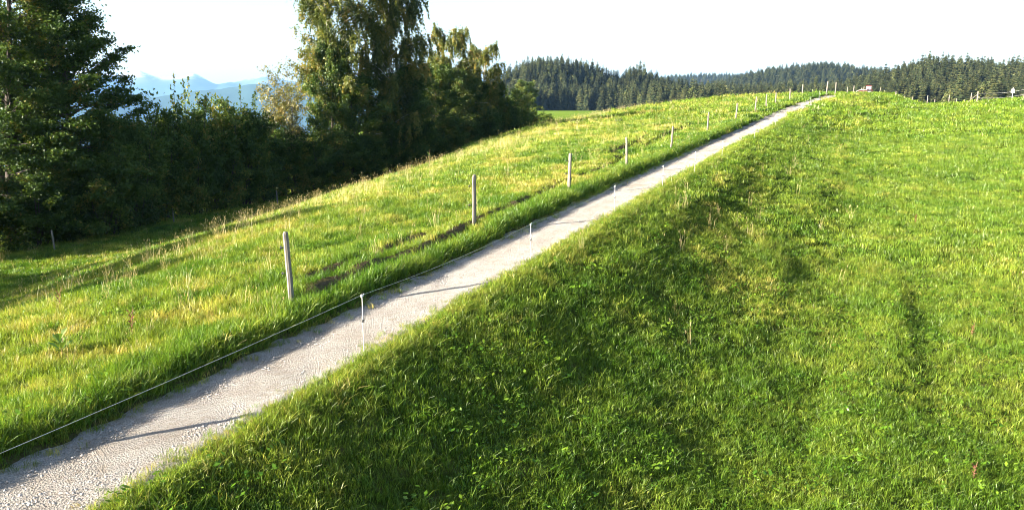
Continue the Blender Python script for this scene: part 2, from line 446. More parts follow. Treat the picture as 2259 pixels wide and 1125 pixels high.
Sp, Wp = np.meshgrid(ps, pw, indexing='ij')
wl = 1.0 + .13 * vnoise(Sp / 1.3, 0 * Sp, 61) + .20 * vnoise(Sp / .35, 0 * Sp, 62)
wr = .92 + .15 * vnoise(Sp / 1.6, 0 * Sp, 63) + .22 * vnoise(Sp / .4, 0 * Sp, 64)
Tp = path_t(Sp) + np.where(Wp > 0, Wp * wl, Wp * wr)
PX = PU[0] * Sp + PN[0] * Tp; PY = PU[1] * Sp + PN[1] * Tp
PZ = land(PX, PY) + CAMZ + .012 + .030 * fbm(PX / .45, PY / .45, 71, 4) * (1 - np.abs(Wp) ** 4) - .02 * np.exp(-((np.abs(Wp) - .5) / .18) ** 2) + .010 * (1 - Wp ** 2) - .05 * (np.abs(Wp) > .99)
n0, n1_ = Sp.shape; idx = np.arange(n0 * n1_).reshape(n0, n1_)
quads = np.stack([idx[:-1, :-1], idx[1:, :-1], idx[1:, 1:], idx[:-1, 1:]], -1).reshape(-1, 4)[:, ::-1]
link('gravel_path', mesh_from('gravel_path', np.stack([PX, PY, PZ], -1).reshape(-1, 3), [quads[:, ::-1]], [MAT_GRAVEL], True), label='straight pale gravel footpath climbing over the grassy crest', kind='structure')

# ---------------------------------------------------------------- the far mountains
def mat_mountain():
    m, nt, out = new_mat('mountain_rock')
    pos = geopos(nt)
    mp = N(nt, 'ShaderNodeMapping'); mp.inputs['Scale'].default_value = (.002, .002, .0044); nt.links.new(pos, mp.inputs['Vector'])
    n = noise(nt, 1.2, 6, mp.outputs[0], .6)
    geo = N(nt, 'ShaderNodeNewGeometry'); sx = N(nt, 'ShaderNodeSeparateXYZ'); nt.links.new(geo.outputs['Position'], sx.inputs[0])
    mr = N(nt, 'ShaderNodeMapRange'); nt.links.new(sx.outputs['Z'], mr.inputs[0]); mr.inputs[1].default_value = 125; mr.inputs[2].default_value = 450
    ad = N(nt, 'ShaderNodeMath', operation='MULTIPLY'); nt.links.new(mr.outputs[0], ad.inputs[0]); nt.links.new(n.outputs[0], ad.inputs[1])
    col = ramp(nt, ad.outputs[0], [(.08, (.025, .045, .03)), (.26, (.07, .08, .06)), (.40, (.42, .40, .38)), (.6, (.6, .58, .55))]).outputs[0]
    b = N(nt, 'ShaderNodeBsdfDiffuse'); nt.links.new(col, b.inputs['Color']); nt.links.new(b.outputs[0], out.inputs[0]); return m
az = np.radians(np.linspace(-70, 4, 330)); rr = np.linspace(5750, 16250, 130)
R_, A_ = np.meshgrid(rr, az, indexing='ij')
u_ = 1129.5 + 1770 * np.tan(A_)
crest_v = np.interp(u_, [-3000, -600, 0, 130, 250, 290, 325, 355, 400, 440, 462, 490, 520, 545, 590, 640, 760, 900, 1000, 1129], [150, 140, 155, 160, 166, 171, 163, 171, 170, 166, 171, 183, 181, 185, 178, 182, 190, 200, 212, 222])
foot_v = np.interp(u_, [-3000, 0, 250, 330, 420, 480, 560, 700, 1000], [200, 203, 206, 211, 207, 198, 190, 196, 214])
mz_ = (215 - crest_v) / 1770 * 14000 * np.cos(A_)
fz_ = (215 - foot_v) / 1770 * 8000 * np.cos(A_)
rid = 1 - np.abs(fbm(R_ * np.sin(A_) / 1300, R_ * np.cos(A_) / 1300, 81, 5)) * 1.7
Z_ = -420 + (mz_ + 420) * np.exp(-((R_ - 14000) / 1800.) ** 2) * np.clip(.76 + .28 * rid, .2, 1.05)
Zf = -420 + (fz_ + 420) * np.exp(-((R_ - 8000) / 1150.) ** 2) * (1 + .05 * fbm(R_ / 450, A_ * 18, 85, 4))
Z_ = np.maximum(Z_, Zf) + 55 * fbm(R_ * np.sin(A_) / 420, R_ * np.cos(A_) / 350, 88, 4)
idx = np.arange(Z_.size).reshape(Z_.shape)
quads = np.stack([idx[:-1, :-1], idx[1:, :-1], idx[1:, 1:], idx[:-1, 1:]], -1).reshape(-1, 4)[:, ::-1]
link('mountains', mesh_from('mountains', np.stack([R_ * np.sin(A_), R_ * np.cos(A_), Z_ + CAMZ], -1).reshape(-1, 3), [quads], [mat_mountain()], True), label='pale blue mountain range along the far horizon', kind='structure')


# ================================================================ grass, herbs, gravel stones
rng = np.random.default_rng(7)

def blades(n, radius, hmin, hmax, width, lean, seed, seedhead=0.0, droop=1.0):
    """a tuft of bent grass blades as one small mesh"""
    r = np.random.default_rng(seed); V = []; Q = []; Tr = []; k = 0; tint = []
    for i in range(n):
        a = r.uniform(0, 6.283); q = radius * math.sqrt(r.uniform(0, 1)); bx, by = q * math.cos(a), q * math.sin(a)
        h = r.uniform(hmin, hmax); la = r.uniform(0, 6.283); ln = abs(r.normal(0, lean)) * h
        dx, dy = math.cos(la), math.sin(la); fa = r.uniform(0, 6.283); wx, wy = math.cos(fa) * width * r.uniform(.6, 1.3) / 2, math.sin(fa) * width / 2
        p = [(0, 0), (.30 * ln, .52 * h), (ln * .75, .86 * h), (ln * 1.25 * droop, h * (1 - .10 * droop * (ln / h)))]
        wv = (.75, 1.0, .75)
        for j in range(3):
            cx, cy, cz = bx + dx * p[j][0], by + dy * p[j][0], p[j][1] - (.02 if j == 0 else 0)
            V += [(cx - wx * wv[j], cy - wy * wv[j], cz), (cx + wx * wv[j], cy + wy * wv[j], cz)]
        V.append((bx + dx * p[3][0], by + dy * p[3][0], p[3][1]))
        Q += [(k, k + 1, k + 3, k + 2), (k + 2, k + 3, k + 5, k + 4)]; Tr.append((k + 4, k + 5, k + 6)); k += 7
        tv = r.uniform(0, 1); tint += [tv] * 7
        if r.uniform() < seedhead:
            cx, cy, cz = bx + dx * p[3][0], by + dy * p[3][0], p[3][1]
            sl = r.uniform(.05, .10); sw = r.uniform(.006, .011)
            for ex, ey in ((sw, 0), (0, sw)):
                V += [(cx - ex, cy - ey, cz + sl * .4), (cx + dx * .2 * sl, cy + dy * .2 * sl, cz - .01), (cx + ex, cy + ey, cz + sl * .4), (cx + dx * .4 * sl, cy + dy * .4 * sl, cz + sl)]
                Q.append((k, k + 1, k + 2, k + 3)); k += 4; tint += [tv] * 4
    return V, Q, Tr, tint

def tuft_mesh(name, mat, *args, **kw):
    V, Q, Tr, tint = blades(*args, **kw)
    return mesh_from(name, V, [Q, Tr], [mat], False, None, {'shade': tint})

def herb_mesh(name, mat, n, radius, size, height, seed):
    r = np.random.default_rng(seed); V = []; Q = []; k = 0; tint = []
    for i in range(n):
        a = r.uniform(0, 6.283); q = radius * math.sqrt(r.uniform(0, 1)); c = np.array([q * math.cos(a), q * math.sin(a), r.uniform(.25, 1) * height])
        nrm = unit(np.array([r.normal(0, .45), r.normal(0, .45), 1.0])); s = size * r.uniform(.6, 1.35)
        e = unit(np.cross(nrm, [math.cos(a), math.sin(a), .1])); f = np.cross(nrm, e)
        V += [c - e * s, c + f * s * .55, c + e * s, c - f * s * .55]; Q.append((k, k + 1, k + 2, k + 3)); k += 4; tint += [r.uniform()] * 4
    return mesh_from(name, V, [Q], [mat], False, None, {'shade': tint})

GRASS = [(0.0, (.042, .105, .004)), (.25, (.080, .146, .010)), (.5, (.150, .204, .018)), (.7, (.245, .245, .042)), (.85, (.36, .29, .075)), (1.0, (.46, .36, .15))]
MAT_GRASS = leaf_mat('grass_blades', GRASS, .33, 'tint', True, .022, .42, 1.35, .42)
MAT_HERB = leaf_mat('herb_leaves', [(0.0, (.040, .105, .006)), (.5, (.075, .155, .008)), (1.0, (.13, .20, .014))], .3, 'tint', True, .025, .40, 1.2, .25)
MAT_STRAW = leaf_mat('dry_stalks', [(0.0, (.30, .25, .10)), (.5, (.46, .37, .17)), (1.0, (.58, .48, .27))], .35, 'tint', True, .04, .5, 1.1, .2)

short_p = [tuft_mesh('short_tuft', MAT_GRASS, 20, .10, .05, .13, .0062, .50, 100 + k) for k in range(4)]
long_p = [tuft_mesh('long_tuft', MAT_GRASS, 18, .10, .10, .24, .0065, .55, 120 + k) for k in range(4)]
broad_p = [tuft_mesh('broad_tuft', MAT_GRASS, 44, .30, .06, .17, .014, .55, 140 + k) for k in range(4)]
blob_p = [tuft_mesh('far_tuft', MAT_GRASS, 60, .62, .08, .24, .034, .55, 160 + k) for k in range(3)]
herb_p = [herb_mesh('herb_patch', MAT_HERB, 18, .12, .016, .09, 180 + k) for k in range(3)] + [herb_mesh('dock_patch', MAT_HERB, 10, .13, .028, .12, 190 + k) for k in range(2)]
straw_p = [tuft_mesh('straw_tuft', MAT_STRAW, 7, .10, .30, .62, .0045, .28, 200 + k, seedhead=.8) for k in range(4)]

def wedge(r0, r1, density, half=41.0):
    a = math.radians(half); n = int(a * (r1 * r1 - r0 * r0) * density)
    r = np.sqrt(rng.uniform(r0 * r0, r1 * r1, n)); az_ = rng.uniform(-a, a, n)
    return r * np.sin(az_), r * np.cos(az_)

def place(x, y):
    s, t = st(x, y); d = t - path_t(s)
    left_edge = .98 + .13 * vnoise(s / 1.3, 0 * s, 61) + .20 * vnoise(s / .35, 0 * s, 62); right_edge = .88 + .15 * vnoise(s / 1.6, 0 * s, 63) + .22 * vnoise(s / .4, 0 * s, 64)
    ok = (d > left_edge) | (d < -right_edge)
    r1 = rut_line(s)
    bare = np.maximum(rut_strength(s, 0) * np.exp(-((d - r1 + .02) / .15) ** 2), rut_strength(s, 1) * np.exp(-((d - r1 + .76) / .13) ** 2))
    ok &= rng.uniform(size=len(x)) > bare * .9
    return s, t, d, ok

def dryness(x, y, s, t, d):
    """how straw-coloured the sward is: drier on the sunny side and on top of the shoulder, lush on the right"""
    k = np.where(d > 0, .34, .36) + np.where(d > 0, .36, .16) * fbm(x / 3.1, y / 3.1, 91, 3) + np.where(d > 0, .46, .26) * fbm(x / .7, y / .7, 95, 2)
    k = k + np.where(d > 0, .02 + .12 * sstep(6, 11, d) - .10 * sstep(16, 22, d), -.02)
    r1 = rut_line(s); k = k + np.where(d > 0, .16 * np.exp(-((d - r1 + .1) / .8) ** 2) * sstep(8, 14, s), 0)
    k = k - .10 * np.exp(-((d - 1.4) / .5) ** 2)
    k = k + .16 * sstep(.1, .3, fbm(s / 5., t / 1.6, 97, 2)) * sstep(10, 20, s) * (d < 0) * (d > -6)       # straw patches on the bank
    k = k + .10 * np.exp(-((d + .85) / .22) ** 2)
    return k

def sow(name, protos, zones, label, long_only=None, thick=1.0):
    P = []; SC = []; TI = []
    for r0, r1, dens, size, zs in zones:
        x, y = wedge(r0, r1, dens)
        s, t, d, ok = place(x, y)
        if long_only is not None: ok &= long_only(x, y, s, t, d)
        x, y, s, t, d = x[ok], y[ok], s[ok], t[ok], d[ok]
        z = land(x, y) + CAMZ - .01
        lush = 1 + np.where(d > 0, .5, .3) * fbm(x / .9, y / .9, 99, 2) + np.where(d > 0, .35, .2) * fbm(x / 4., y / 4., 103, 2)
        hgt = np.clip(lush, .5, 1.7)
        sc = rng.uniform(.75, 1.3, len(x)) * size
        P.append(np.stack([x, y, z], 1)); SC.append(np.stack([sc, sc, sc * hgt * zs], 1)); TI.append(np.clip(dryness(x, y, s, t, d) + rng.normal(0, .10, len(x)), 0, 1))
    P = np.concatenate(P); n = len(P)
    return scatter(name, protos, P, rng.uniform(0, 6.283, n), np.concatenate(SC), rng.integers(0, len(protos), n), np.concatenate(TI), rng.normal(0, .16, (n, 2)), label)

right = lambda x, y, s, t, d: d < -.2
left = lambda x, y, s, t, d: d > .2
sow('grass', short_p + long_p[:1], [(6.0, 15, 250, .78, .86), (15, 27, 120, .92, .86)], 'short lush grass of the meadow below the path', right)
sow('grass', long_p + short_p[:2], [(6.0, 15, 190, .80, .82), (15, 30, 105, .95, .78)], 'longer yellowing grass of the meadow above the hedge', left)
sow('grass', broad_p, [(27, 46, 27, .9, .82), (46, 66, 13, 1.15, .85)], 'green grass on the middle of the slope', None)
sow('grass', blob_p, [(64, 90, 3.6, 1.0, .9), (90, 130, 2.2, 1.25, .8)], 'grass on the far crest of the meadow', None)
# rank grass hanging over the upper edge of the path
vs = rng.uniform(3, 62, 5200); vd = 1.05 + np.abs(rng.normal(0, .16, 5200)) + .10 * vnoise(vs / .5, 0 * vs, 66); vt = path_t(vs) + vd
vx = PU[0] * vs + PN[0] * vt; vy = PU[1] * vs + PN[1] * vt; n = len(vx); vsc = rng.uniform(.8, 1.35, n)
scatter('grass', long_p, np.stack([vx, vy, land(vx, vy) + CAMZ - .01], 1), rng.uniform(0, 6.283, n), np.stack([vsc, vsc, vsc * .95], 1), rng.integers(0, 4, n), np.clip(.26 + rng.normal(0, .15, n) + .3 * vnoise(vs / .8, 0 * vs, 67), 0, 1), np.stack([rng.normal(.0, .3, n), rng.normal(.0, .3, n)], 1), 'rank grass hanging over the upper edge of the gravel path')
# sunlit rim of yellower grass along the lower edge of the path
vs = rng.uniform(3, 75, 6500); vd = -1.02 - np.abs(rng.normal(0, .18, 6500)) + .10 * vnoise(vs / .5, 0 * vs, 68); vt = path_t(vs) + vd
vx = PU[0] * vs + PN[0] * vt; vy = PU[1] * vs + PN[1] * vt; n = len(vx); vsc = rng.uniform(.7, 1.15, n)
scatter('grass', long_p[:2] + short_p[:2], np.stack([vx, vy, land(vx, vy) + CAMZ - .01], 1), rng.uniform(0, 6.283, n), np.stack([vsc, vsc, vsc * .8], 1), rng.integers(0, 4, n), np.clip(.52 + rng.normal(0, .13, n), 0, 1), rng.normal(0, .2, (n, 2)), 'yellower grass on the rim along the lower edge of the gravel path')
# stray tufts creeping into the gravel from both sides
vs = rng.uniform(3, 45, 2600); sd_ = np.where(rng.uniform(size=2600) < .6, -1, 1); vd = sd_ * (.94 - np.abs(rng.normal(0, .14, 2600))); vt = path_t(vs) + vd
vx = PU[0] * vs + PN[0] * vt; vy = PU[1] * vs + PN[1] * vt; n = len(vx); vsc = rng.uniform(.35, .85, n)
scatter('grass', short_p, np.stack([vx, vy, land(vx, vy) + CAMZ + .005], 1), rng.uniform(0, 6.283, n), vsc, rng.integers(0, 4, n), np.clip(.5 + rng.normal(0, .2, n), 0, 1), rng.normal(0, .25, (n, 2)), 'stray grass tufts creeping into the margins of the gravel path')
# broad-leaved herbs among the grass
hx, hy = wedge(6.0, 26, 16); s, t, d, ok = place(hx, hy)
ok &= (fbm(hx / 1.8, hy / 1.8, 111, 3) > np.where(d < 0, -.10, .12)); hx, hy = hx[ok], hy[ok]; n = len(hx)
scatter('herbs', herb_p, np.stack([hx, hy, land(hx, hy) + CAMZ], 1), rng.uniform(0, 6.28, n), rng.uniform(.7, 1.5, n), rng.integers(0, 5, n), rng.uniform(0, 1, n), rng.normal(0, .12, (n, 2)), 'clover and other low broad-leaved herbs scattered among the meadow grass')
# dry seed stalks: thick along the shoulder of the slope, thin elsewhere
sx_, sy_ = wedge(7, 95, 2.6); s, t, d, ok = place(sx_, sy_)
sh = smooth_interp(s, [0, 12, 22, 40, 65, 90], [9.0, 9.3, 10.5, 12.5, 16.0, 20.0])
want = np.where((d > 1.5) & (d < 24), .11, .035) + 1.0 * np.exp(-((d - sh - 1.2) / 2.2) ** 2) + .10 * np.exp(-((d - rut_line(s)) / 1.0) ** 2) + .10 * ((d > 22) & (d < 38)) + .14 * sstep(.08, .3, fbm(s / 5., t / 1.6, 97, 2)) * (d < -1.2) * (d > -6)
want = np.where((d < -7) | ((d < 0) & (np.hypot(sx_, sy_) < 15)), .0, want)
ok &= rng.uniform(size=len(sx_)) < want; sx_, sy_ = sx_[ok], sy_[ok]; n = len(sx_)
scatter('seed_stalks', straw_p, np.stack([sx_, sy_, land(sx_, sy_) + CAMZ], 1), rng.uniform(0, 6.28, n), rng.uniform(.55, 1.15, n), rng.integers(0, 4, n), rng.uniform(0, 1, n), rng.normal(0, .10, (n, 2)), 'straw-coloured dry seed stalks standing above the grass')
# loose stones on the path
MAT_STONE = simple_mat('loose_stone', (.31, .285, .265), .9, 0, .35, 30, .2, 90)
stone_p = []
for k in range(4):
    r = np.random.default_rng(300 + k); me = bpy.data.meshes.new('stone'); import bmesh
    bm = bmesh.new(); bmesh.ops.create_icosphere(bm, subdivisions=1, radius=.5)
    for v in bm.verts: v.co = Vector((v.co.x * 1.2, v.co.y * .95, v.co.z * .6)) * float(r.uniform(.8, 1.2))
    bm.to_mesh(me); bm.free(); me.materials.append(MAT_STONE); stone_p.append(me)
ns = 16000; ss = 3.0 + 37 * rng.uniform(size=ns) ** 1.6; dd = rng.normal(0, .42, ns); dd = np.where(np.abs(dd) > .78, rng.uniform(-.74, .74, ns), dd)
tx = path_t(ss) + dd; gx = PU[0] * ss + PN[0] * tx; gy = PU[1] * ss + PN[1] * tx
scatter('gravel', stone_p, np.stack([gx, gy, land(gx, gy) + CAMZ + .012], 1), rng.uniform(0, 6.28, ns), .010 + .030 * rng.uniform(size=ns) ** 4, rng.integers(0, 4, ns), rng.uniform(0, 1, ns), None, 'loose grey stones lying on the gravel path')


# ================================================================ trees
def leaf_quads(g, c, size, rng_, flat=0.0, tint=None, aspect=.55, mat=0, axis_=None):
    """diamond-shaped leaves at the points c; flat pulls their normals upright"""
    n = len(c); nrm = rng_.normal(size=(n, 3)); nrm[:, 2] += flat * np.sign(rng_.uniform(-.15, 1, n)); nrm = unit(nrm)
    a = rng_.normal(size=(n, 3)) if axis_ is None else axis_ + .35 * rng_.normal(size=(n, 3))
    a = unit(a - nrm * np.sum(a * nrm, 1, keepdims=True)); b = np.cross(nrm, a)
    s = (size * rng_.uniform(.65, 1.35, n))[:, None] / 2
    v = np.stack([c - a * s, c + b * s * aspect + nrm * s * .18, c + a * s, c - b * s * aspect + nrm * s * .18], 1)
    f = np.arange(n * 4).reshape(n, 4)
    tt = rng_.uniform(0, 1, n) if tint is None else tint
    g.add(v.reshape(-1, 3), f, mat, np.repeat(tt, 4))

def curve_pts(p0, d0, length, n, bend, rng_, wob=.06):
    """polyline starting at p0 along d0, bent towards the vector bend"""
    p = np.zeros((n, 3)); p[0] = p0; d = unit(np.asarray(d0, float)); st_ = length / (n - 1)
    for k in range(1, n):
        d = unit(d + np.asarray(bend) / (n - 1) + rng_.normal(0, wob, 3)); p[k] = p[k - 1] + d * st_
    return p

def along(p, f):
    f = np.asarray(f) * (len(p) - 1); k = np.minimum(f.astype(int), len(p) - 2); w = (f - k)[:, None]
    return p[k] * (1 - w) + p[k + 1] * w

def make_tree(seed, H, R, style):
    """returns (wood Geo, crown Geo); the foot of the trunk is at the origin"""
    r = np.random.default_rng(seed); wood = Geo(); crown = Geo()
    S = style; trunks = S.get('trunks', 1); C = []; AX = []
    for q in range(trunks):
        a0 = r.uniform(0, 6.28)
        spread = S.get('spread', 0.0) * (1 if trunks > 1 else .3)
        d0 = (spread * math.cos(a0), spread * math.sin(a0), 1)
        hq = H * (r.uniform(.72, 1.0) if trunks > 1 and q else 1.0)
        start = (r.normal(0, .25) if trunks > 1 else 0, r.normal(0, .25) if trunks > 1 else 0, -.3)
        tp = curve_pts(start, d0, hq * .97, 14, (-d0[0] * .5, -d0[1] * .5, .5), r, .035)
        tr = S['trunk_r'] * np.linspace(1, .10, 14) ** .9; tr[0] *= 1.35
        wood.tube(tp, tr, 7 if trunks == 1 else 5, 0)
        nl = S['limbs']
        for k in range(nl):
            f = S['low'] + (1 - S['low']) * ((k + r.uniform(0, 1)) / nl) ** S.get('dist', 1.0)
            f = min(f, .985); p0 = along(tp, [f])[0]
            prof = S['profile'](f); L = max(.5, R * prof * r.uniform(.72, 1.12))
            az_ = k * 2.39996 + r.normal(0, .35) + q * 1.1
            el = S['elev'](f) + r.normal(0, .14)
            d = np.array([math.cos(az_) * math.cos(el), math.sin(az_) * math.cos(el), math.sin(el)])
            lp = curve_pts(p0, d, L, 7, (0, 0, S['bend']), r, .09)
            rad = max(.012, .30 * S['trunk_r'] * (1 - f * .8)); wood.tube(lp, np.linspace(rad, .008, 7), 3, 0, cap=False)
            nt_ = max(3, int(S['twigs'] * L / R + 2))
            for j in range(nt_):
                ft = r.uniform(.22, 1.0) ** .8; q0 = along(lp, [ft])[0]
                tl = S['twig_len'] * r.uniform(.6, 1.3) * (1.25 - .9 * ft)
                side = unit(d + r.normal(0, .8, 3) * np.array([1, 1, S['twig_flat']]))
                tpnt = curve_pts(q0, side, tl, 4, (0, 0, S['twig_bend']), r, .12)
                if j % 2 == 0: wood.tube(tpnt, np.linspace(.012, .004, 4), 3, 0, cap=False)
                nlv = S['leaves']; base = along(tpnt, r.uniform(.1, 1, nlv))
                jit = r.normal(0, 1, (nlv, 3)) * S['jit'] * np.array([1, 1, S['jit_z']])
                C.append(base + jit); AX.append(np.broadcast_to(unit(tpnt[-1] - tpnt[0]), (nlv, 3)))
                for hgs in range(S.get('strands', 0)):
                    h0 = along(tpnt, [r.uniform(.4, 1)])[0]; hl = r.uniform(.5, S['strand_len'])
                    hp = curve_pts(h0, (side[0] * .6, side[1] * .6, -.4), hl, 4, (0, 0, -2.5), r, .10)
                    ns_ = int(hl * S['strand_n']); b2 = along(hp, r.uniform(0, 1, ns_)) + r.normal(0, .06, (ns_, 3))
                    C.append(b2); AX.append(np.broadcast_to(np.array([0, 0, -1.0]), (ns_, 3)))
    for q in range(S.get('shoots', 0)):
        a0 = r.uniform(0, 6.28); q0 = R * .45 * math.sqrt(r.uniform(0, 1)); p0 = (math.cos(a0) * q0, math.sin(a0) * q0, H * r.uniform(.66, .86))
        sp = curve_pts(p0, (math.cos(a0) * .25, math.sin(a0) * .25, 1), r.uniform(1.0, 3.6), 6, (0, 0, .3), r, .08); wood.tube(sp, np.linspace(.022, .006, 6), 3, 0, cap=False)
        nn = int(r.integers(45, 90)); ff = r.uniform(.1, 1, nn); C.append(along(sp, ff) + r.normal(0, .26, (nn, 3)) * (1.15 - ff)[:, None]); AX.append(np.broadcast_to(np.array([0, 0, 1.0]), (nn, 3)))
    C = np.concatenate(C); AX = np.concatenate(AX)
    if S.get('floor') is not None:
        keep = (C[:, 2] > S['floor']) & (r.uniform(size=len(C)) > S.get('thin', 0) * (C[:, 2] < 2.6)); C = C[keep]; AX = AX[keep]
    # leaf colour differs from clump to clump and leaf to leaf
    tint = np.clip(.45 + .9 * fbm(C[:, 0] / 1.1 + C[:, 2] * .7, C[:, 1] / 1.1 - C[:, 2] * .5, seed, 3) + r.normal(0, .14, len(C)) + S.get('tint_up', 0) * (C[:, 2] / H - .5), 0, 1)
    leaf_quads(crown, C, S['leaf'], r, S['flat'], tint, S.get('aspect', .6), 0, AX if S.get('aligned') else None)
    return wood, crown

MAT_BARK = simple_mat('dark_bark', (.042, .034, .026), .95, 0, .4, 14, .8, 30)
def mat_birch_bark():
    m, nt, out = new_mat('birch_bark'); co = objco(nt)
    mp = N(nt, 'ShaderNodeMapping'); mp.inputs['Scale'].default_value = (3, 3, 14); nt.links.new(co, mp.inputs[0])
    n = noise(nt, 1.5, 4, mp.outputs[0]); b = N(nt, 'ShaderNodeBsdfPrincipled'); b.inputs['Roughness'].default_value = .8
    nt.links.new(ramp(nt, n.outputs[0], [(.36, (.05, .045, .04)), (.46, (.62, .58, .52)), (.8, (.72, .68, .62))]).outputs[0], b.inputs['Base Color'])
    nt.links.new(b.outputs[0], out.inputs[0]); return m
MAT_BIRCH = mat_birch_bark()
M_DARK = leaf_mat('beech_leaves', [(0, (.020, .040, .008)), (.5, (.042, .076, .013)), (.85, (.075, .112, .019)), (1, (.14, .12, .026))], .24, 'tint', False, .014, .42, 1.3)
M_HEDGE = leaf_mat('hazel_leaves', [(0, (.024, .048, .009)), (.5, (.054, .092, .014)), (.85, (.10, .135, .021)), (1, (.19, .16, .036))], .26, 'tint', False, .016, .42, 1.3)
M_BIRCHLEAF = leaf_mat('birch_leaves', [(0, (.045, .065, .012)), (.5, (.10, .12, .022)), (.8, (.17, .165, .032)), (1, (.28, .20, .05))], .38, 'tint', False, .025, .4, 1.35)
M_GOLD = leaf_mat('golden_leaves', [(0, (.065, .075, .016)), (.5, (.13, .125, .028)), (1, (.22, .165, .045))], .36, 'tint', False, .05, .45, 1.2)
M_GREEN = leaf_mat('maple_leaves', [(0, (.028, .052, .010)), (.5, (.060, .092, .016)), (.85, (.11, .135, .025)), (1, (.20, .16, .04))], .32, 'tint', False, .02, .42, 1.3)

BEECH = dict(limbs=150, low=.02, trunk_r=.30, profile=lambda f: (.75 + .55 * f) if f < .35 else max(.10, 1.0 - ((f - .3) / .72) ** 1.7), elev=lambda f: .05 + .80 * f ** 2, bend=.28, twigs=16, twig_len=1.6, twig_flat=.35, twig_bend=.15, leaves=46, jit=.27, jit_z=.35, leaf=.21, flat=.9)
BUSH = dict(trunks=7, spread=.36, limbs=15, low=.02, dist=.9, trunk_r=.07, profile=lambda f: .62 + .35 * math.sin(f * 3.1) - .45 * f, elev=lambda f: .35 + .5 * f, bend=.25, twigs=8, twig_len=1.15, twig_flat=.6, twig_bend=.35, leaves=30, jit=.24, jit_z=.6, leaf=.22, flat=.5, floor=.05, shoots=5)
ROUND = dict(limbs=70, low=.05, trunk_r=.20, profile=lambda f: .35 + .8 * math.sqrt(max(0, 1 - ((f - .45) / .60) ** 2)), elev=lambda f: .25 + .6 * f, bend=.12, twigs=12, twig_len=1.3, twig_flat=.55, twig_bend=.2, leaves=38, jit=.28, jit_z=.6, leaf=.24, flat=.5, floor=.1)
BIRCHS = dict(limbs=80, low=.14, trunk_r=.17, profile=lambda f: .45 + .75 * math.sqrt(max(0, 1 - ((f - .5) / .56) ** 2)), elev=lambda f: .75 + .35 * f, bend=-.55, twigs=8, twig_len=.9, twig_flat=.6, twig_bend=-.9, leaves=20, jit=.22, jit_z=.7, leaf=.20, flat=.0, strands=6, strand_len=2.3, strand_n=14, aligned=True)
GOLDS = dict(trunks=6, spread=.30, limbs=12, low=.30, trunk_r=.055, profile=lambda f: .55 + .3 * math.sin(f * 3.1) - .35 * f, elev=lambda f: .8, bend=.3, twigs=7, twig_len=1.0, twig_flat=.7, twig_bend=.3, leaves=20, jit=.24, jit_z=.8, leaf=.18, flat=.2, floor=.5)

def tree_meshes(kind, seed, H, R, style, leaf, bark):
    w, c = make_tree(seed, H, R, style)
    return w.build(kind + '_trunk', [bark], True), c.build(kind + '_crown', [leaf])

def plant_tree(name, meshes, x, y, rz, sc, label, cat='tree', group=None):
    o = link(name, None, loc=(x, y, gz(x, y) - .05), rz=rz, label=label, cat=cat, group=group)
    o.scale = sc if not isinstance(sc, (int, float)) else (sc, sc, sc)
    link('trunk', meshes[0], o); link('crown', meshes[1], o)
    return o

beech_a = tree_meshes('beech', 11, 24.0, 6.2, BEECH, M_DARK, MAT_BARK)
beech_b = tree_meshes('beech', 12, 18.6, 5.4, BEECH, M_DARK, MAT_BARK)
bush_m = [tree_meshes('hazel', 20 + k, 8.0, 3.6, BUSH, M_HEDGE, MAT_BARK) for k in range(4)]
thin_m = [tree_meshes('hazel', 26 + k, 8.0, 3.6, dict(BUSH, thin=.6), M_HEDGE, MAT_BARK) for k in range(2)]
round_m = [tree_meshes('maple', 30 + k, 12.0, 3.7, ROUND, (M_HEDGE, M_GREEN)[k], MAT_BARK) for k in range(2)]
birch_a = tree_meshes('birch', 41, 21.5, 4.3, dict(BIRCHS, low=.34, limbs=72, strands=3, strand_len=1.4, leaves=34, jit=.30, elev=lambda f: .62 + .4 * f, bend=-.25), M_BIRCHLEAF, MAT_BIRCH)
birch_b = tree_meshes('birch', 42, 20.5, 4.2, BIRCHS, M_BIRCHLEAF, MAT_BIRCH)
birch_c = tree_meshes('birch', 43, 15.6, 3.6, dict(BIRCHS, limbs=46, elev=lambda f: .55 + .3 * f), M_BIRCHLEAF, MAT_BIRCH)
gold_m = tree_meshes('willow', 51, 12.8, 4.2, dict(GOLDS, trunks=8, leaves=26), M_GOLD, MAT_BARK)

HG = 'trees of the hedgerow'
plant_tree('beech_tree', beech_a, -33.6, 53.2, .3, 1.0, 'tallest dark tree at the far left, its top cut off by the picture edge', 'tree', HG)
plant_tree('beech_tree', beech_b, -30.2, 55.2, 1.9, 1.0, 'dark spreading tree whose layered boughs reach out over the blue mountains', 'tree', HG)
plant_tree('beech_tree', beech_b, -36.5, 58.0, 4.0, 1.0, 'dark tree standing behind the two foremost dark trees at left', 'tree', HG)
tall_m = tree_meshes('beech', 14, 17.0, 5.6, dict(BEECH, low=.34, limbs=90), M_DARK, MAT_BARK)
for k, (x, y) in enumerate([(-40.0, 31.0), (-44.5, 23.0), (-48.5, 17.0), (-49.9, 10.9), (-53.0, 4.5)]):
    plant_tree('beech_tree', tall_m, x, y, k * 1.3, (.9, .9, (.62, .82, .95, 1.30, 1.28)[k]), 'tall tree beyond the left picture edge, seen only by its shadow on the meadow', 'tree', 'trees beyond the left edge')
plant_tree('birch_tree', birch_a, -17.4, 83.6, .4, 1.0, 'tall yellow-green birch with a white trunk showing through its crown', 'tree', HG)
plant_tree('birch_tree', birch_b, -13.2, 87.6, 2.1, 1.0, 'tall birch with dark drooping branches beside the yellow-green birch', 'tree', HG)
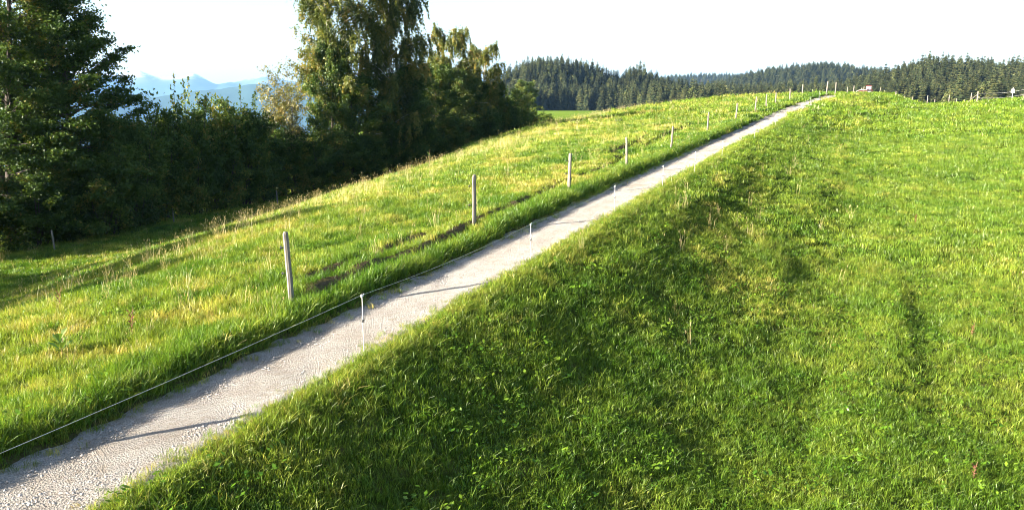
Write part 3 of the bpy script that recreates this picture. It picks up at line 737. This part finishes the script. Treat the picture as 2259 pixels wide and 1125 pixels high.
plant_tree('birch_tree', birch_c, -7.6, 104.5, 1.2, 1.0, 'smaller weeping birch rising behind the lit green tree', 'tree', HG)
plant_tree('birch_tree', birch_c, -4.1, 111.0, 3.9, (.82, .82, .88), 'slimmest weeping birch at the end of the tall hedgerow trees', 'tree', HG)
plant_tree('willow_tree', gold_m, -22.0, 76.4, .8, 1.0, 'thin golden-leaved tree with bare twigs showing, left of the tall birch', 'tree', HG)
plant_tree('maple_tree', round_m[0], -18.2, 81.2, .2, (.66, .66, 1.10), 'dark round-leaved tree at the foot of the tall birch, beside the golden tree', 'tree', HG)
plant_tree('maple_tree', round_m[0], -15.6, 84.0, 2.7, (1.05, 1.05, .82), 'dark tree below the yellow-green birch', 'tree', HG)
plant_tree('maple_tree', round_m[0], -11.9, 88.6, 4.4, (1, 1, .86), 'dark tree below the drooping birch', 'tree', HG)
plant_tree('maple_tree', round_m[0], -9.6, 94.6, 5.4, (.85, .85, .86), 'dark tree between the tall birch and the lit green tree', 'tree', HG)
plant_tree('maple_tree', round_m[1], -7.6, 100.4, 1.0, (.85, .85, .84), 'sunlit green tree below the smaller weeping birch', 'tree', HG)
plant_tree('maple_tree', round_m[1], -5.2, 105.2, 3.3, (.75, .75, .72), 'green tree below the slimmest weeping birch', 'tree', HG)
plant_tree('maple_tree', round_m[0], -2.4, 111.2, 2.2, (.75, .75, .68), 'dark tree at the low end of the hedgerow', 'tree', HG)

# bushes: front row along the foot of the trees and a second row behind; x, y, height factor, width factor, what tells it apart
BUSHES = [
    (-33.5, 49.2, .55, .9, 'dark bush at the foot of the tallest tree'), (-31.0, 51.6, .60, .9, 'dark bush between the first two hedge posts, below the layered boughs'),
    (-28.6, 55.0, .78, 1.0, 'dark bush just right of the layered tree'), (-27.6, 58.9, .98, 1.0, 'hedge bush with sunlit top below the mountains, left of the tall shoots'),
    (-27.0, 62.0, 1.02, 1.0, 'hedge bush straight behind the second hedge post'), (-25.6, 64.4, 1.16, .9, 'tallest hedge bush, with pale shoots rising against the mountains'),
    (-24.6, 67.4, 1.08, 1.0, 'dense green hedge bush right of the tall pale shoots'), (-23.4, 70.0, 1.16, 1.0, 'hedge bush with upright dark tips beside the golden tree'),
    (-22.2, 72.6, .85, 1.0, 'low bush in front of the golden tree'), (-20.4, 75.8, .80, 1.0, 'dark bush straight behind the third hedge post'),
    (-18.6, 77.4, .72, .95, 'dark bush in front of the round-leaved tree'), (-16.6, 80.2, .70, .95, 'dark bush in front of the yellow-green birch'),
    (-14.6, 83.4, .62, .95, 'dark bush in front of the drooping birch'), (-12.6, 87.2, .66, .9, 'reddish dark bush at the foot of the drooping birch'),
    (-10.3, 92.0, .62, .95, 'low dark bush between the birches'), (-8.2, 96.4, .66, .95, 'dark bush in front of the sunlit green tree'),
    (-5.8, 100.8, .62, .95, 'dark bush in front of the weeping birch'), (-3.3, 105.8, .66, .95, 'dark bush below the slimmest birch'),
    (-1.2, 110.6, .80, .95, 'dark rounded bush where the hedge begins to drop'), (.3, 116.5, .95, .9, 'dark bush beside the wooded knoll'),
    (2.0, 123.0, .58, .95, 'dark low bush before the pale green tree'), (4.2, 128.5, .50, .9, 'small dark bush near the low end of the hedge'),
    (5.4, 133.0, .34, .8, 'small sunlit bush near the end of the hedge'), (7.4, 137.5, .26, .7, 'last sunlit bush of the hedge before the green field'),
    (-30.8, 63.6, 1.05, 1.0, 'bush in the second row behind the tall shoots'), (-27.6, 69.6, 1.05, 1.0, 'bush in the second row behind the dense green bush'), (-24.6, 75.0, 1.0, 1.0, 'bush in the second row behind the golden tree'),
    (-31.8, 55.6, .95, 1.0, 'dark bush filling the gap between the two tall dark trees'), (-29.6, 59.2, .95, 1.0, 'bush behind the layered tree at its mountain side'),
    (-37.2, 44.5, .75, 1.0, 'dark bush at the left picture edge below the tallest tree')]
for k, (x, y, h, w, lab) in enumerate(BUSHES):
    plant_tree('hedge_bush', thin_m[k % 2] if k < 4 else bush_m[k % 4], x, y, k * 1.7, (w, w, h), lab, 'bush', 'bushes of the hedge')
plant_tree('maple_tree', round_m[1], 2.6, 196.0, .5, (1.0, 1.0, .9), 'pale green tree standing alone before the wooded knoll', 'tree')

# ---------------------------------------------------------------- the spruce forests
def spruce_mesh(seed, H, R):
    r = np.random.default_rng(seed); g = Geo(); g.tube([(0, 0, -1), (0, 0, H * .5), (0, 0, H * .98)], [.28, .16, .03], 5, 1)
    nw = 22; V = []; F = []; TT = []; k = 0
    for i in range(nw):
        f = i / (nw - 1); z = H * (.08 + .91 * f); L = R * (1 - f) ** .62 * r.uniform(.85, 1.1) + .22
        nb = 10 if f < .6 else 8
        for j in range(nb):
            a = j * 6.283 / nb + i * .7 + r.normal(0, .2); l = L * r.uniform(.7, 1.18); dr = l * (.42 - .30 * f) + r.normal(0, .10)
            ca, sa = math.cos(a), math.sin(a); w = (l * .34 + .20) * r.uniform(.8, 1.3); th = .30 + .2 * (1 - f)
            V += [(0, 0, z + .25), (ca * l * .6 - sa * w, sa * l * .6 + ca * w, z - dr * .55 - th), (ca * l, sa * l, z - dr), (ca * l * .6 + sa * w, sa * l * .6 - ca * w, z - dr * .55 - th), (ca * l * .55, sa * l * .55, z - dr * .35 + .12)]
            F += [(k, k + 1, k + 4), (k + 1, k + 2, k + 4), (k + 4, k + 2, k + 3), (k, k + 4, k + 3)]; k += 5
            TT += [r.uniform(0, 1)] * 5
    V += [(-.12, 0, H * .95), (.12, 0, H * .95), (0, 0, H * 1.03)]; F.append((k, k + 1, k + 2)); TT += [.5] * 3
    g.add(V, F, 0, TT)
    return g.build('spruce', [M_SPRUCE, MAT_BARK])

def roundtree_mesh(seed, H, R):
    r = np.random.default_rng(seed); g = Geo(); g.tube([(0, 0, -1), (0, 0, H * .4), (0, 0, H * .8)], [.25, .16, .05], 5, 1)
    n = 520; d = unit(r.normal(size=(n, 3))); lob = 1 + .5 * fbm(d[:, 0] * 2 + 5, d[:, 1] * 2 + d[:, 2], seed, 2)
    c = d * (r.uniform(.55, 1, n) ** .5 * lob)[:, None] * np.array([R, R, H * .46]) + np.array([0, 0, H * .54])
    leaf_quads(g, c, 1.0, r, .3, None, .8, 0)
    return g.build('broadleaf', [M_FARLEAF, MAT_BARK])

def far_mat(name, stops):
    m = leaf_mat(name, stops, .18, 'tint', False, .015, .5, 1.1, .5); return m
M_SPRUCE = far_mat('spruce_needles', [(0, (.014, .022, .009)), (.5, (.030, .038, .015)), (1, (.056, .058, .022))])
M_FARLEAF = far_mat('far_leaves', [(0, (.026, .038, .011)), (.5, (.046, .058, .016)), (1, (.080, .078, .024))])
spruces = [spruce_mesh(500 + k, 19.0 + 1.4 * (k % 3), 3.9 + .5 * (k % 4)) for k in range(6)]
rounds = [roundtree_mesh(520 + k, 15.0, 4.4) for k in range(3)]

rf = np.random.default_rng(77)
def wood_lot(a0, a1, r0, r1, spacing, front, hmul=(.72, 1.14)):
    """tree feet on a wooded hill between two bearings; front(az) is where its edge stands"""
    n = int(math.radians(a1 - a0) * (r1 * r1 - r0 * r0) / 2 / spacing ** 2)
    a = rf.uniform(a0, a1, n * 3); r_ = np.sqrt(rf.uniform(r0 * r0, r1 * r1, n * 3))
    ok = r_ > front(a); a, r_ = a[ok], r_[ok]
    x, y = r_ * np.sin(np.radians(a)), r_ * np.cos(np.radians(a))
    cell = {}; keep = []
    for i in range(len(x)):
        key = (int(x[i] // spacing), int(y[i] // spacing))
        near_ = [q for dx in (-1, 0, 1) for dy in (-1, 0, 1) for q in cell.get((key[0] + dx, key[1] + dy), ())]
        if all((x[i] - x[q]) ** 2 + (y[i] - y[q]) ** 2 > (spacing * .82) ** 2 for q in near_):
            cell.setdefault(key, []).append(i); keep.append(i)
    keep = np.array(keep); return np.stack([x[keep], y[keep], np.clip(rf.uniform(*hmul, len(keep)) + .22 * fbm(x[keep] / 22., y[keep] / 22., 131, 2), .5, 1.3)], 1)

LOTS = {
    'knoll': wood_lot(-3.5, 14.5, 560, 860, 4.6, lambda a: np.interp(a, [-3.5, 4, 8, 14.5], [600, 655, 640, 520])),
    'hill': wood_lot(13.5, 41, 430, 900, 5.2, lambda a: np.interp(a, [13.5, 20, 30, 41], [620, 560, 470, 450])),
    'ridge': wood_lot(10, 41, 1180, 1640, 8.5, lambda a: 0 * a + 1180),
    'far': wood_lot(8, 41, 2400, 2950, 13.0, lambda a: 0 * a + 2400)}
feet = np.concatenate(list(LOTS.values())); lot = np.concatenate([np.full(len(v), k) for k, v in enumerate(LOTS.values())])
fz = land(feet[:, 0], feet[:, 1]); frange = np.hypot(feet[:, 0], feet[:, 1]); faz = np.degrees(np.arctan2(feet[:, 0], feet[:, 1]))
# what can be seen of each tree over the ones in front of it (by bearing), so that hidden ones are left out
order = np.argsort(frange); bins = np.full(2600, -9.0); show = np.zeros(len(feet)); step_ = .02
for i in order:
    top = math.atan2(fz[i] + 20 * feet[i, 2], frange[i]); foot = math.atan2(fz[i], frange[i]); half = math.degrees(2.6 / frange[i])
    b0 = int((faz[i] - half + 5) / step_); b1 = max(b0 + 1, int((faz[i] + half + 5) / step_)); b0 = max(b0, 0)
    seg = bins[b0:b1]
    if len(seg) == 0: continue
    show[i] = np.sum(np.clip(top - np.maximum(seg, foot), 0, 1)) + (1e-6 if top > seg.min() - .004 else 0)
    bins[b0:b1] = np.maximum(seg, top - .0016)
isround = rf.uniform(size=len(feet)) < np.where((lot == 0) & (faz > 6.5) & (frange < 680), .45, np.where(lot == 1, .14, .10))
vis = show > 0
ind = [i for i in np.argsort(-show) if lot[i] <= 1 and vis[i]][:300]
indset = set(ind)
GROUPS = ('spruces on the wooded knoll', 'spruces on the wooded hill')
for i in ind:
    x, y, h = feet[i]; q = int(rf.integers(0, 6)); front_row = frange[i] < (690 if lot[i] == 0 else 560)
    if isround[i]:
        me = rounds[q % 3]; nm = 'broadleaf_tree'; lab = 'rounded yellow-green tree among the spruces of the wooded knoll' if lot[i] == 0 else 'rounded green tree among the spruces of the wooded hill at right'; grp = 'round trees on the wooded hills'
    else:
        me = spruces[q]; nm = 'spruce_tree'; grp = GROUPS[lot[i]]
        lab = (('dark spruce in the front row at the foot of the wooded knoll', 'dark spruce higher up on the wooded knoll'), ('dark spruce at the lower edge of the wooded hill at right', 'dark spruce higher up on the wooded hill at right'))[lot[i]][0 if front_row else 1]
    o = link(nm, me, loc=(x, y, fz[i] + CAMZ - .3), rz=float(rf.uniform(0, 6.28)), label=lab, cat='tree', group=grp + (' (lower)' if front_row and not isround[i] else ''))
    o.scale = (h * float(rf.uniform(.85, 1.1)),) * 2 + (h,)
for nm, ls, lab in (('forest', (0, 1), 'rest of the spruce forest covering the two nearer hills'), ('forest', (2,), 'spruce forest covering the bluish middle ridge'), ('forest', (3,), 'hazy blue spruce forest on the farthest ridge')):
    sel = np.array([i for i in range(len(feet)) if lot[i] in ls and vis[i] and i not in indset]); n = len(sel)
    vr = np.where(isround[sel], 6 + rf.integers(0, 3, n), rf.integers(0, 6, n)); h = feet[sel, 2]
    wdt = h * rf.uniform(.85, 1.15, n) * (1.0 if ls[0] < 2 else 1.35)
    scatter(nm, spruces + rounds, np.stack([feet[sel, 0], feet[sel, 1], fz[sel] + CAMZ - .3], 1), rf.uniform(0, 6.28, n), np.stack([wdt, wdt, h], 1), vr, rf.uniform(0, 1, n), None, lab)
print('forest', len(feet), 'visible', int(vis.sum()), {k: len(v) for k, v in LOTS.items()})


# ================================================================ fences
def mat_postwood():
    m, nt, out = new_mat('weathered_wood'); co = objco(nt)
    mp = N(nt, 'ShaderNodeMapping'); mp.inputs['Scale'].default_value = (26, 26, 1.6); nt.links.new(co, mp.inputs[0])
    n = noise(nt, 1.3, 5, mp.outputs[0], .65); n2 = noise(nt, 3.0, 3, co)
    col = ramp(nt, n.outputs[0], [(.28, (.05, .040, .032)), (.5, (.145, .127, .108)), (.75, (.235, .212, .185))]).outputs[0]
    col = mixc(nt, ramp(nt, n2.outputs[0], [(.45, (0, 0, 0)), (.75, (.6, .6, .6))]).outputs[0], col, (.20, .19, .14))
    b = N(nt, 'ShaderNodeBsdfPrincipled'); b.inputs['Roughness'].default_value = .85; nt.links.new(col, b.inputs['Base Color'])
    bp = N(nt, 'ShaderNodeBump'); bp.inputs['Strength'].default_value = .7; bp.inputs['Distance'].default_value = .008
    nt.links.new(n.outputs[0], bp.inputs['Height']); nt.links.new(bp.outputs[0], b.inputs['Normal']); nt.links.new(b.outputs[0], out.inputs[0]); return m
MAT_POST = mat_postwood()
MAT_PLASTIC = simple_mat('white_plastic', (.70, .70, .67), .45, 0, .06, 8, 0)
MAT_BLACK = simple_mat('black_plastic', (.02, .02, .022), .5, 0, .2, 8, 0)
MAT_ROPE = simple_mat('white_fence_rope', (.62, .62, .58), .7, 0, .12, 60, 0)

def post_mesh(seed, h, rad):
    """split, weathered post with a bevelled, slightly crooked top"""
    r = np.random.default_rng(seed); g = Geo(); n = 9
    z = np.array([-.35, 0, .2, .45, .7, .9, h / 1.25 * 1.12, 1.0]); z[-3:] = [h * .86, h - .035, h]; z[1:5] *= h / 1.25
    x = np.cumsum(r.normal(0, .006, n - 1)); y = np.cumsum(r.normal(0, .006, n - 1))
    pts = np.stack([x - x[1], y - y[1], z], 1); rd = rad * np.array([1.06, 1.04, 1.0, .99, .97, .95, .93, .68])
    g.tube(pts, rd, 9, 0, True, 0.0, r.uniform(.80, 1.15, 9)); return g.build('fence_post', [MAT_POST]), pts

def insulator_mesh():
    g = Geo(); g.tube([(0, 0, 0), (-.05, 0, 0), (-.075, 0, .012)], [.008, .011, .016], 6, 0); g.tube([(-.075, 0, -.02), (-.085, 0, .0), (-.075, 0, .035)], [.012, .016, .010], 6, 0); return g.build('insulator', [MAT_BLACK], True)
INS = insulator_mesh()
ORD = ['nearest', 'second', 'third', 'fourth', 'fifth', 'sixth', 'seventh', 'eighth', 'ninth', 'tenth', 'eleventh', 'twelfth', 'thirteenth', 'fourteenth']
PATH_POSTS = [(-4.0, 14.15, 1.31, .052), (-1.0, 20.8, 1.36, .052), (1.91, 26.8, 1.18, .055), (4.6, 32.3, 1.18, .05), (7.77, 39.5, 1.1, .05), (12.1, 50.26, 1.24, .055), (16.64, 60.58, 1.28, .06), (19.91, 66.79, 1.28, .055), (22.42, 71.97, 1.14, .055), (23.74, 73.62, 1.08, .055), (26.61, 78.28, 1.15, .055), (30.93, 87.24, 1.28, .06), (34.6, 90.1, 1.45, .075), (36.0, 91.2, 1.5, .06), (-6.85, 7.95, 1.24, .052)]
LEAN = [(-.012, .02), (.01, -.02), (.02, .01), (-.02, 0), (.03, .02), (.04, 0), (.05, .01), (.06, .02), (-.02, .02), (.03, 0), (-.03, 0), (.02, .02), (.06, 0), (.03, 0), (0, .02)]
for k, (x, y, h, rad) in enumerate(PATH_POSTS):
    me, pts = post_mesh(600 + k, h, rad)
    if k == 14: lab = 'wooden post beyond the left picture edge whose shadow crosses the gravel path'
    elif k == 0: lab = 'largest and nearest weathered wooden fence post left of the gravel path'
    elif k < 12: lab = '%s weathered wooden fence post left of the path, counting up from the nearest' % ORD[k]
    else: lab = ('thick pale wooden post on the crest just left of where the path vanishes', 'slim tall wooden post on the crest right behind the end of the path')[k - 12]
    o = link('fence_post', me, loc=(x, y, gz(x, y)), rz=k * 1.3, label=lab, cat='fence post', group='wooden posts along the path')
    o.rotation_euler = (LEAN[k][1], LEAN[k][0], 0)
    if k < 8 or k == 14:
        for hz in ((h * .78, h * .42) if k < 4 else (h * .78,)):
            link('insulator', INS, o, (-rad * .9, -.01, hz), .2)
# posts along the foot of the hedge
for k, (x, y, h, lab) in enumerate([(-28.6, 49.3, 1.25, 'grey fence post at the dark hedge, farthest left'), (-25.1, 58.9, 1.15, 'grey fence post at the hedge, second from the left'), (-20.3, 69.1, 1.2, 'grey fence post at the hedge, below the golden tree'), (-17.0, 79.2, 1.1, 'faint thin fence post at the hedge, below the tall birch'), (-13.9, 85.9, 1.1, 'faint thin fence post at the hedge, right of the one below the birch')]):
    me, pts = post_mesh(640 + k, h, .05)
    o = link('fence_post', me, loc=(x, y, gz(x, y)), rz=k, label=lab, cat='fence post', group='posts along the hedge'); o.rotation_euler = (0, -.05, 0)
# posts on the far crest to the right
CREST = [(39.8, 97.2, 1.05, 'first thin post right of the path end on the crest'), (38.9, 93.3, 1.05, 'slightly taller thin post right of the path end on the crest'), (45.1, 105.3, 1.2, 'leaning pale post half hidden behind the little tractor'), (46.6, 103.8, .85, 'leaning post right of the little tractor'), (47.2, 103.7, .62, 'short post right of the leaning one beyond the tractor'),
         (47.4, 101.2, .8, 'thin post halfway down from the crest to the dip'), (46.1, 96.0, .58, 'short stout post just above the dip'), (49.8, 101.7, .95, 'faint grey post at the left side of the dip'), (48.7, 95.8, 1.2, 'pale post in the lowest part of the dip'), (52.4, 101.3, 1.15, 'short thin post just right of the lowest pale post'),
         (48.8, 91.3, 1.2, 'tall thin post right of the dip'), (53.5, 98.4, 1.15, 'short thin post between the two taller ones right of the dip'), (55.0, 99.3, 1.15, 'shortest thin post left of the braced post'), (50.9, 90.7, 1.2, 'post just left of the braced post'), (50.2, 88.2, 1.25, 'stout white post with a slanting brace'),
         (53.6, 85.6, 1.25, 'pale leaning post right of the white sign'), (58.0, 89.6, 1.1, 'slender post at the far right end of the fence')]
tops = []
for k, (x, y, h, lab) in enumerate(CREST):
    me, pts = post_mesh(660 + k, h, .07 if k in (14, 15) else .052)
    o = link('fence_post', me, loc=(x, y, gz(x, y)), rz=k, label=lab, cat='fence post', group='posts along the far crest'); o.rotation_euler = (0, (.12 if k in (2, 3, 5) else .04 if k != 15 else .09), 0)
    tops.append((x, y, gz(x, y) + h))
    if k == 14:
        g = Geo(); g.tube([(-1.0, .05, .02), (-.05, .02, h * .72)], [.04, .036], 6, 0); link('brace', g.build('brace', [MAT_POST]), o)
def wire_mesh(name, pts, rad, sag):
    g = Geo(); P_ = []
    for a, b in zip(pts[:-1], pts[1:]):
        a = np.array(a); b = np.array(b); L_ = np.linalg.norm(b - a); n = max(3, int(L_ / 1.2))
        for q in range(n):
            w = q / n; p = a * (1 - w) + b * w; p[2] -= 4 * sag * w * (1 - w) * min(1, L_ / 6); P_.append(p)
    P_.append(np.array(pts[-1])); g.tube(P_, rad, 5, 0); return g.build(name, [MAT_ROPE])
run = [tops[14], (52.6, 87.6, gz(52.6, 87.6) + 1.15), tops[15], tops[16], (66.0, 84.0, gz(66, 84) + 1.1)]
link('fence_rope', wire_mesh('fence_rope', [(p[0], p[1], p[2] - .22) for p in run], .0045, .05), label='upper pale fence rope running right from the braced post', cat='fence wire', group='ropes of the far fence')
link('fence_rope', wire_mesh('fence_rope', [(p[0], p[1], p[2] - .72) for p in run], .004, .05), label='lower pale fence rope running right from the braced post', cat='fence wire', group='ropes of the far fence')
# white plastic stakes with a rope on the near side of the path
def stake_mesh(h):
    g = Geo(); g.tube([(0, 0, -.2), (0, 0, h * .5), (.004, 0, h)], [.0048, .0045, .0040], 6, 0); return g.build('stake', [MAT_PLASTIC], True)
def clip_mesh(mat):
    g = Geo(); g.tube([(0, 0, -.022), (0, 0, .022)], [.016, .016], 6, 0); g.tube([(0, 0, 0), (.028, 0, .008), (.034, 0, .03), (.02, 0, .04)], [.006, .006, .005, .004], 5, 0); return g.build('clip', [mat], True)
CLIP_B, CLIP_W = clip_mesh(MAT_BLACK), clip_mesh(MAT_PLASTIC)
STAKES = [(-2.23, 11.57, .93), (.41, 17.38, .84), (2.97, 23.09, .80), (5.22, 27.76, .78), (7.15, 31.45, .88), (9.62, 36.95, .74), (13.83, 46.19, .80), (18.04, 55.65, .75), (23.4, 66.0, .75), (27.6, 75.5, .72), (31.4, 83.6, .72)]
SL = ['white plastic fence stake nearest the camera, at the grass edge of the path'] + ['%s white plastic stake along the near edge of the path' % ORD[k] for k in range(1, len(STAKES))]
rope = [(-6.9, 1.6, gz(-6.9, 1.6) + .95)]
for k, (x, y, h) in enumerate(STAKES):
    o = link('fence_stake', stake_mesh(h), loc=(x, y, gz(x, y)), rz=.4 * k, label=SL[k], cat='fence stake', group='white stakes along the path')
    link('clip', CLIP_W, o, (0, 0, h - .03)); link('clip', CLIP_B, o, (0, 0, h * .56))
    rope.append((x + .01, y, gz(x, y) + h - .01))
link('fence_rope', wire_mesh('fence_rope', rope, .0019, .07), label='thin white electric rope strung along the white stakes beside the path', cat='fence wire')
o = link('fence_stake', stake_mesh(.95), loc=(-6.9, 1.6, gz(-6.9, 1.6)), label='white plastic stake beyond the lower left picture edge', cat='fence stake', group='white stakes along the path'); link('clip', CLIP_W, o, (0, 0, .92))

# white square board on a stake by the far fence
o = link('fence_sign', None, loc=(53.7, 87.8, gz(53.7, 87.8)), rz=-.45, label='small white square board on a thin stake beside the far fence', cat='sign')
g = Geo(); g.tube([(0, 0, -.2), (0, 0, 1.38)], [.022, .02], 6, 0); link('stake', g.build('stake', [MAT_PLASTIC], True), o)
g = Geo(); g.box(-.17, .17, -.05, -.022, .82, 1.20, 0); link('board', g.build('board', [MAT_PLASTIC]), o)

# ---------------------------------------------------------------- the little tractor on the crest
MAT_RED = simple_mat('dark_red_paint', (.075, .018, .015), .4, 0, .25, 3, 0)
MAT_RUBBER = simple_mat('tyre_rubber', (.018, .017, .017), .85, 0, .3, 10, .3, 30)
MAT_STEEL = simple_mat('grey_steel', (.42, .40, .38), .45, .7, .2, 8, 0)
MAT_CREAM = simple_mat('cream_paint', (.36, .32, .27), .45, 0, .08, 4, 0)
def mat_glass():
    m, nt, out = new_mat('cab_glass'); b = N(nt, 'ShaderNodeBsdfPrincipled'); b.inputs['Base Color'].default_value = (.62, .66, .68, 1); b.inputs['Roughness'].default_value = .08; b.inputs['Metallic'].default_value = .85
    nt.links.new(b.outputs[0], out.inputs[0]); return m
MAT_GLASS = mat_glass()
tx_, ty_ = 61.3, 141.9
TRS = 1.18
tr = link('tractor', None, loc=(tx_, ty_, gz(tx_, ty_) - .02), rz=math.radians(-23), label='small dark red tractor with a cab on the grassy crest', cat='tractor')
tr.scale = (TRS, TRS, TRS)
def part(name, parent, mats, fn, smooth=False):
    g = Geo(); fn(g); return link(name, g.build(name, mats, smooth), parent)
part('chassis', tr, [MAT_BLACK], lambda g: g.box(-.95, .75, -.22, .22, .34, .52))
hood = part('hood', tr, [MAT_RED], lambda g: (g.box(-1.02, -.02, -.24, .24, .52, .80, 0, .12), g.box(-1.06, -1.021, -.2, .2, .52, .74, 0, .1)))
part('headlight', hood, [MAT_CREAM], lambda g: g.disc((-1.07, -.13, .66), (1, 0, 0), .05, .03, 8)); part('headlight', hood, [MAT_CREAM], lambda g: g.disc((-1.07, .13, .66), (1, 0, 0), .05, .03, 8))
part('exhaust', hood, [MAT_STEEL], lambda g: g.tube([(-.55, -.12, .78), (-.55, -.12, 1.12)], [.03, .025], 6))
cab = part('cab', tr, [MAT_RED], lambda g: (g.box(-.04, .78, -.36, .36, .50, .80), [g.tube([(x, y, .80), (x * .9 + .02, y * .92, 1.34)], [.03, .03], 5) for x in (.0, .36, .74) for y in (-.33, .33)]))
part('roof', cab, [MAT_RED], lambda g: (g.box(-.10, .82, -.40, .40, 1.34, 1.43, 0, .12), g.box(.02, .70, -.3, .3, 1.432, 1.50, 0, .25)))
for nm_, x0, x1, yy in (('window', .03, .33, -.335), ('window', .39, .71, -.335), ('window', .03, .33, .315), ('window', .39, .71, .315)):
    part(nm_, cab, [MAT_GLASS], lambda g: g.box(x0, x1, yy, yy + .02, .82, 1.33))
part('windscreen', cab, [MAT_GLASS], lambda g: g.box(-.015, .005, -.30, .30, .82, 1.33))
part('loader_arm', tr, [MAT_CREAM], lambda g: g.tube([(-.05, -.31, .84), (-.6, -.31, .86), (-1.15, -.31, .72), (-1.3, -.31, .52)], [.045, .045, .045, .04], 5))
for x, y, r_, w_ in ((.48, -.46, .42, .24), (.48, .46, .42, .24), (-.75, -.40, .28, .17), (-.75, .40, .28, .17)):
    wh = part('wheel', tr, [MAT_RUBBER], lambda g: g.disc((x, y, r_), (0, 1, 0), r_, w_, 18))
    part('rim', wh, [MAT_CREAM], lambda g: g.disc((x, y, r_), (0, 1, 0), r_ * .55, w_ + .03, 12))
for y in (-.46, .46): part('mudguard', tr, [MAT_RED], lambda g: g.tube([(.02, y, .62), (.18, y, .86), (.48, y, .95), (.78, y, .86), (.94, y, .62)], [.05, .06, .06, .06, .05], 5))

# ---------------------------------------------------------------- dock and thistle plants that stand out
def weed(name, x, y, seed, n, h, leaf, mat, label, group=None):
    r = np.random.default_rng(seed); o = link(name, None, loc=(x, y, gz(x, y)), label=label, cat='plant', group=group)
    g = Geo(); g.tube([(0, 0, -.03), (.02, .01, h * .5), (.05, .02, h)], [.008, .006, .003], 5, 0); link('stem', g.build('stem', [MAT_DRYSTEM]), o)
    for k in range(n):
        a = k * 2.4; l = leaf * r.uniform(.7, 1.2); z0 = h * (.05 + .75 * k / n); g = Geo(); el = .5 + .5 * k / n
        ca, sa = math.cos(a), math.sin(a); w = l * .22; c = [(0, 0, z0), (ca * l * .42, sa * l * .42, z0 + l * .62 * el), (ca * l * .7, sa * l * .7, z0 + l * .75 * el)]
        v = [c[0], (c[1][0] - sa * w, c[1][1] + ca * w, c[1][2]), c[2], (c[1][0] + sa * w, c[1][1] - ca * w, c[1][2]), (c[1][0], c[1][1], c[1][2] - w * .5)]
        g.add(v, [(0, 4, 1), (1, 4, 2), (2, 4, 3), (3, 4, 0)], 0, r.uniform()); link('leaf', g.build('leaf', [mat]), o)
    return o
MAT_DRYSTEM = simple_mat('dry_stem', (.20, .11, .06), .9, 0, .3, 20, 0)
MAT_DOCK = leaf_mat('dock_leaves', [(0, (.06, .12, .02)), (1, (.13, .19, .03))], .35, 'tint', False, .06, .4, 1.2)
MAT_SORREL = leaf_mat('brown_dock_leaves', [(0, (.11, .035, .02)), (1, (.22, .10, .05))], .3, 'tint', False, .04, .5, 1.1)
for x, y, sd, n, h, l, mt, lab in [(-7.1, 12.1, 1, 12, .34, .26, MAT_DOCK, 'broad-leaved pale dock plant at the lower left edge of the meadow'), (-6.4, 13.0, 2, 18, .5, .10, MAT_SORREL, 'brown withered dock left of the earth step'), (-9.6, 16.5, 3, 18, .45, .10, MAT_SORREL, 'reddish withered dock near the left picture edge'),
                                  (10.6, 17.8, 4, 16, .34, .08, MAT_SORREL, 'withered reddish dock in the meadow at lower right'), (7.0, 11.3, 5, 16, .28, .07, MAT_SORREL, 'brown dock near the lower right corner'), (15.5, 30.5, 6, 16, .42, .10, MAT_SORREL, 'reddish dock farther up the right-hand meadow'), (3.6, 9.6, 7, 11, .26, .20, MAT_DOCK, 'pale broad-leaved dock at the bottom of the picture'), (-4.3, 41.8, 8, 8, 1.0, .22, MAT_DOCK, 'single tall pale thistle on the shoulder of the slope')]:
    weed('weed_plant', x, y, sd, n, h, l, mt, lab)

# ================================================================ haze
m, nt, out = new_mat('haze_air')
pv = N(nt, 'ShaderNodeVolumePrincipled'); pv.inputs['Color'].default_value = (.30, .58, 1.0, 1); pv.inputs['Density'].default_value = 4.0e-5; pv.inputs['Anisotropy'].default_value = 0.1
nt.links.new(pv.outputs[0], out.inputs['Volume'])
g = Geo(); q_ = 22000.0; g.box(-q_, q_, -q_, q_, float(min(GZ.min(), Z_.min())) + CAMZ - 2.0, float(Z_.max()) + CAMZ + 20.0)
link('haze', g.build('haze', [m]), label='thin blue haze in front of the far hills and mountains', kind='stuff')
print('tris', sum(len(me.loop_triangles) or sum(len(p.vertices) - 2 for p in me.polygons) for me in bpy.data.meshes if me.name in ('meadow',)))
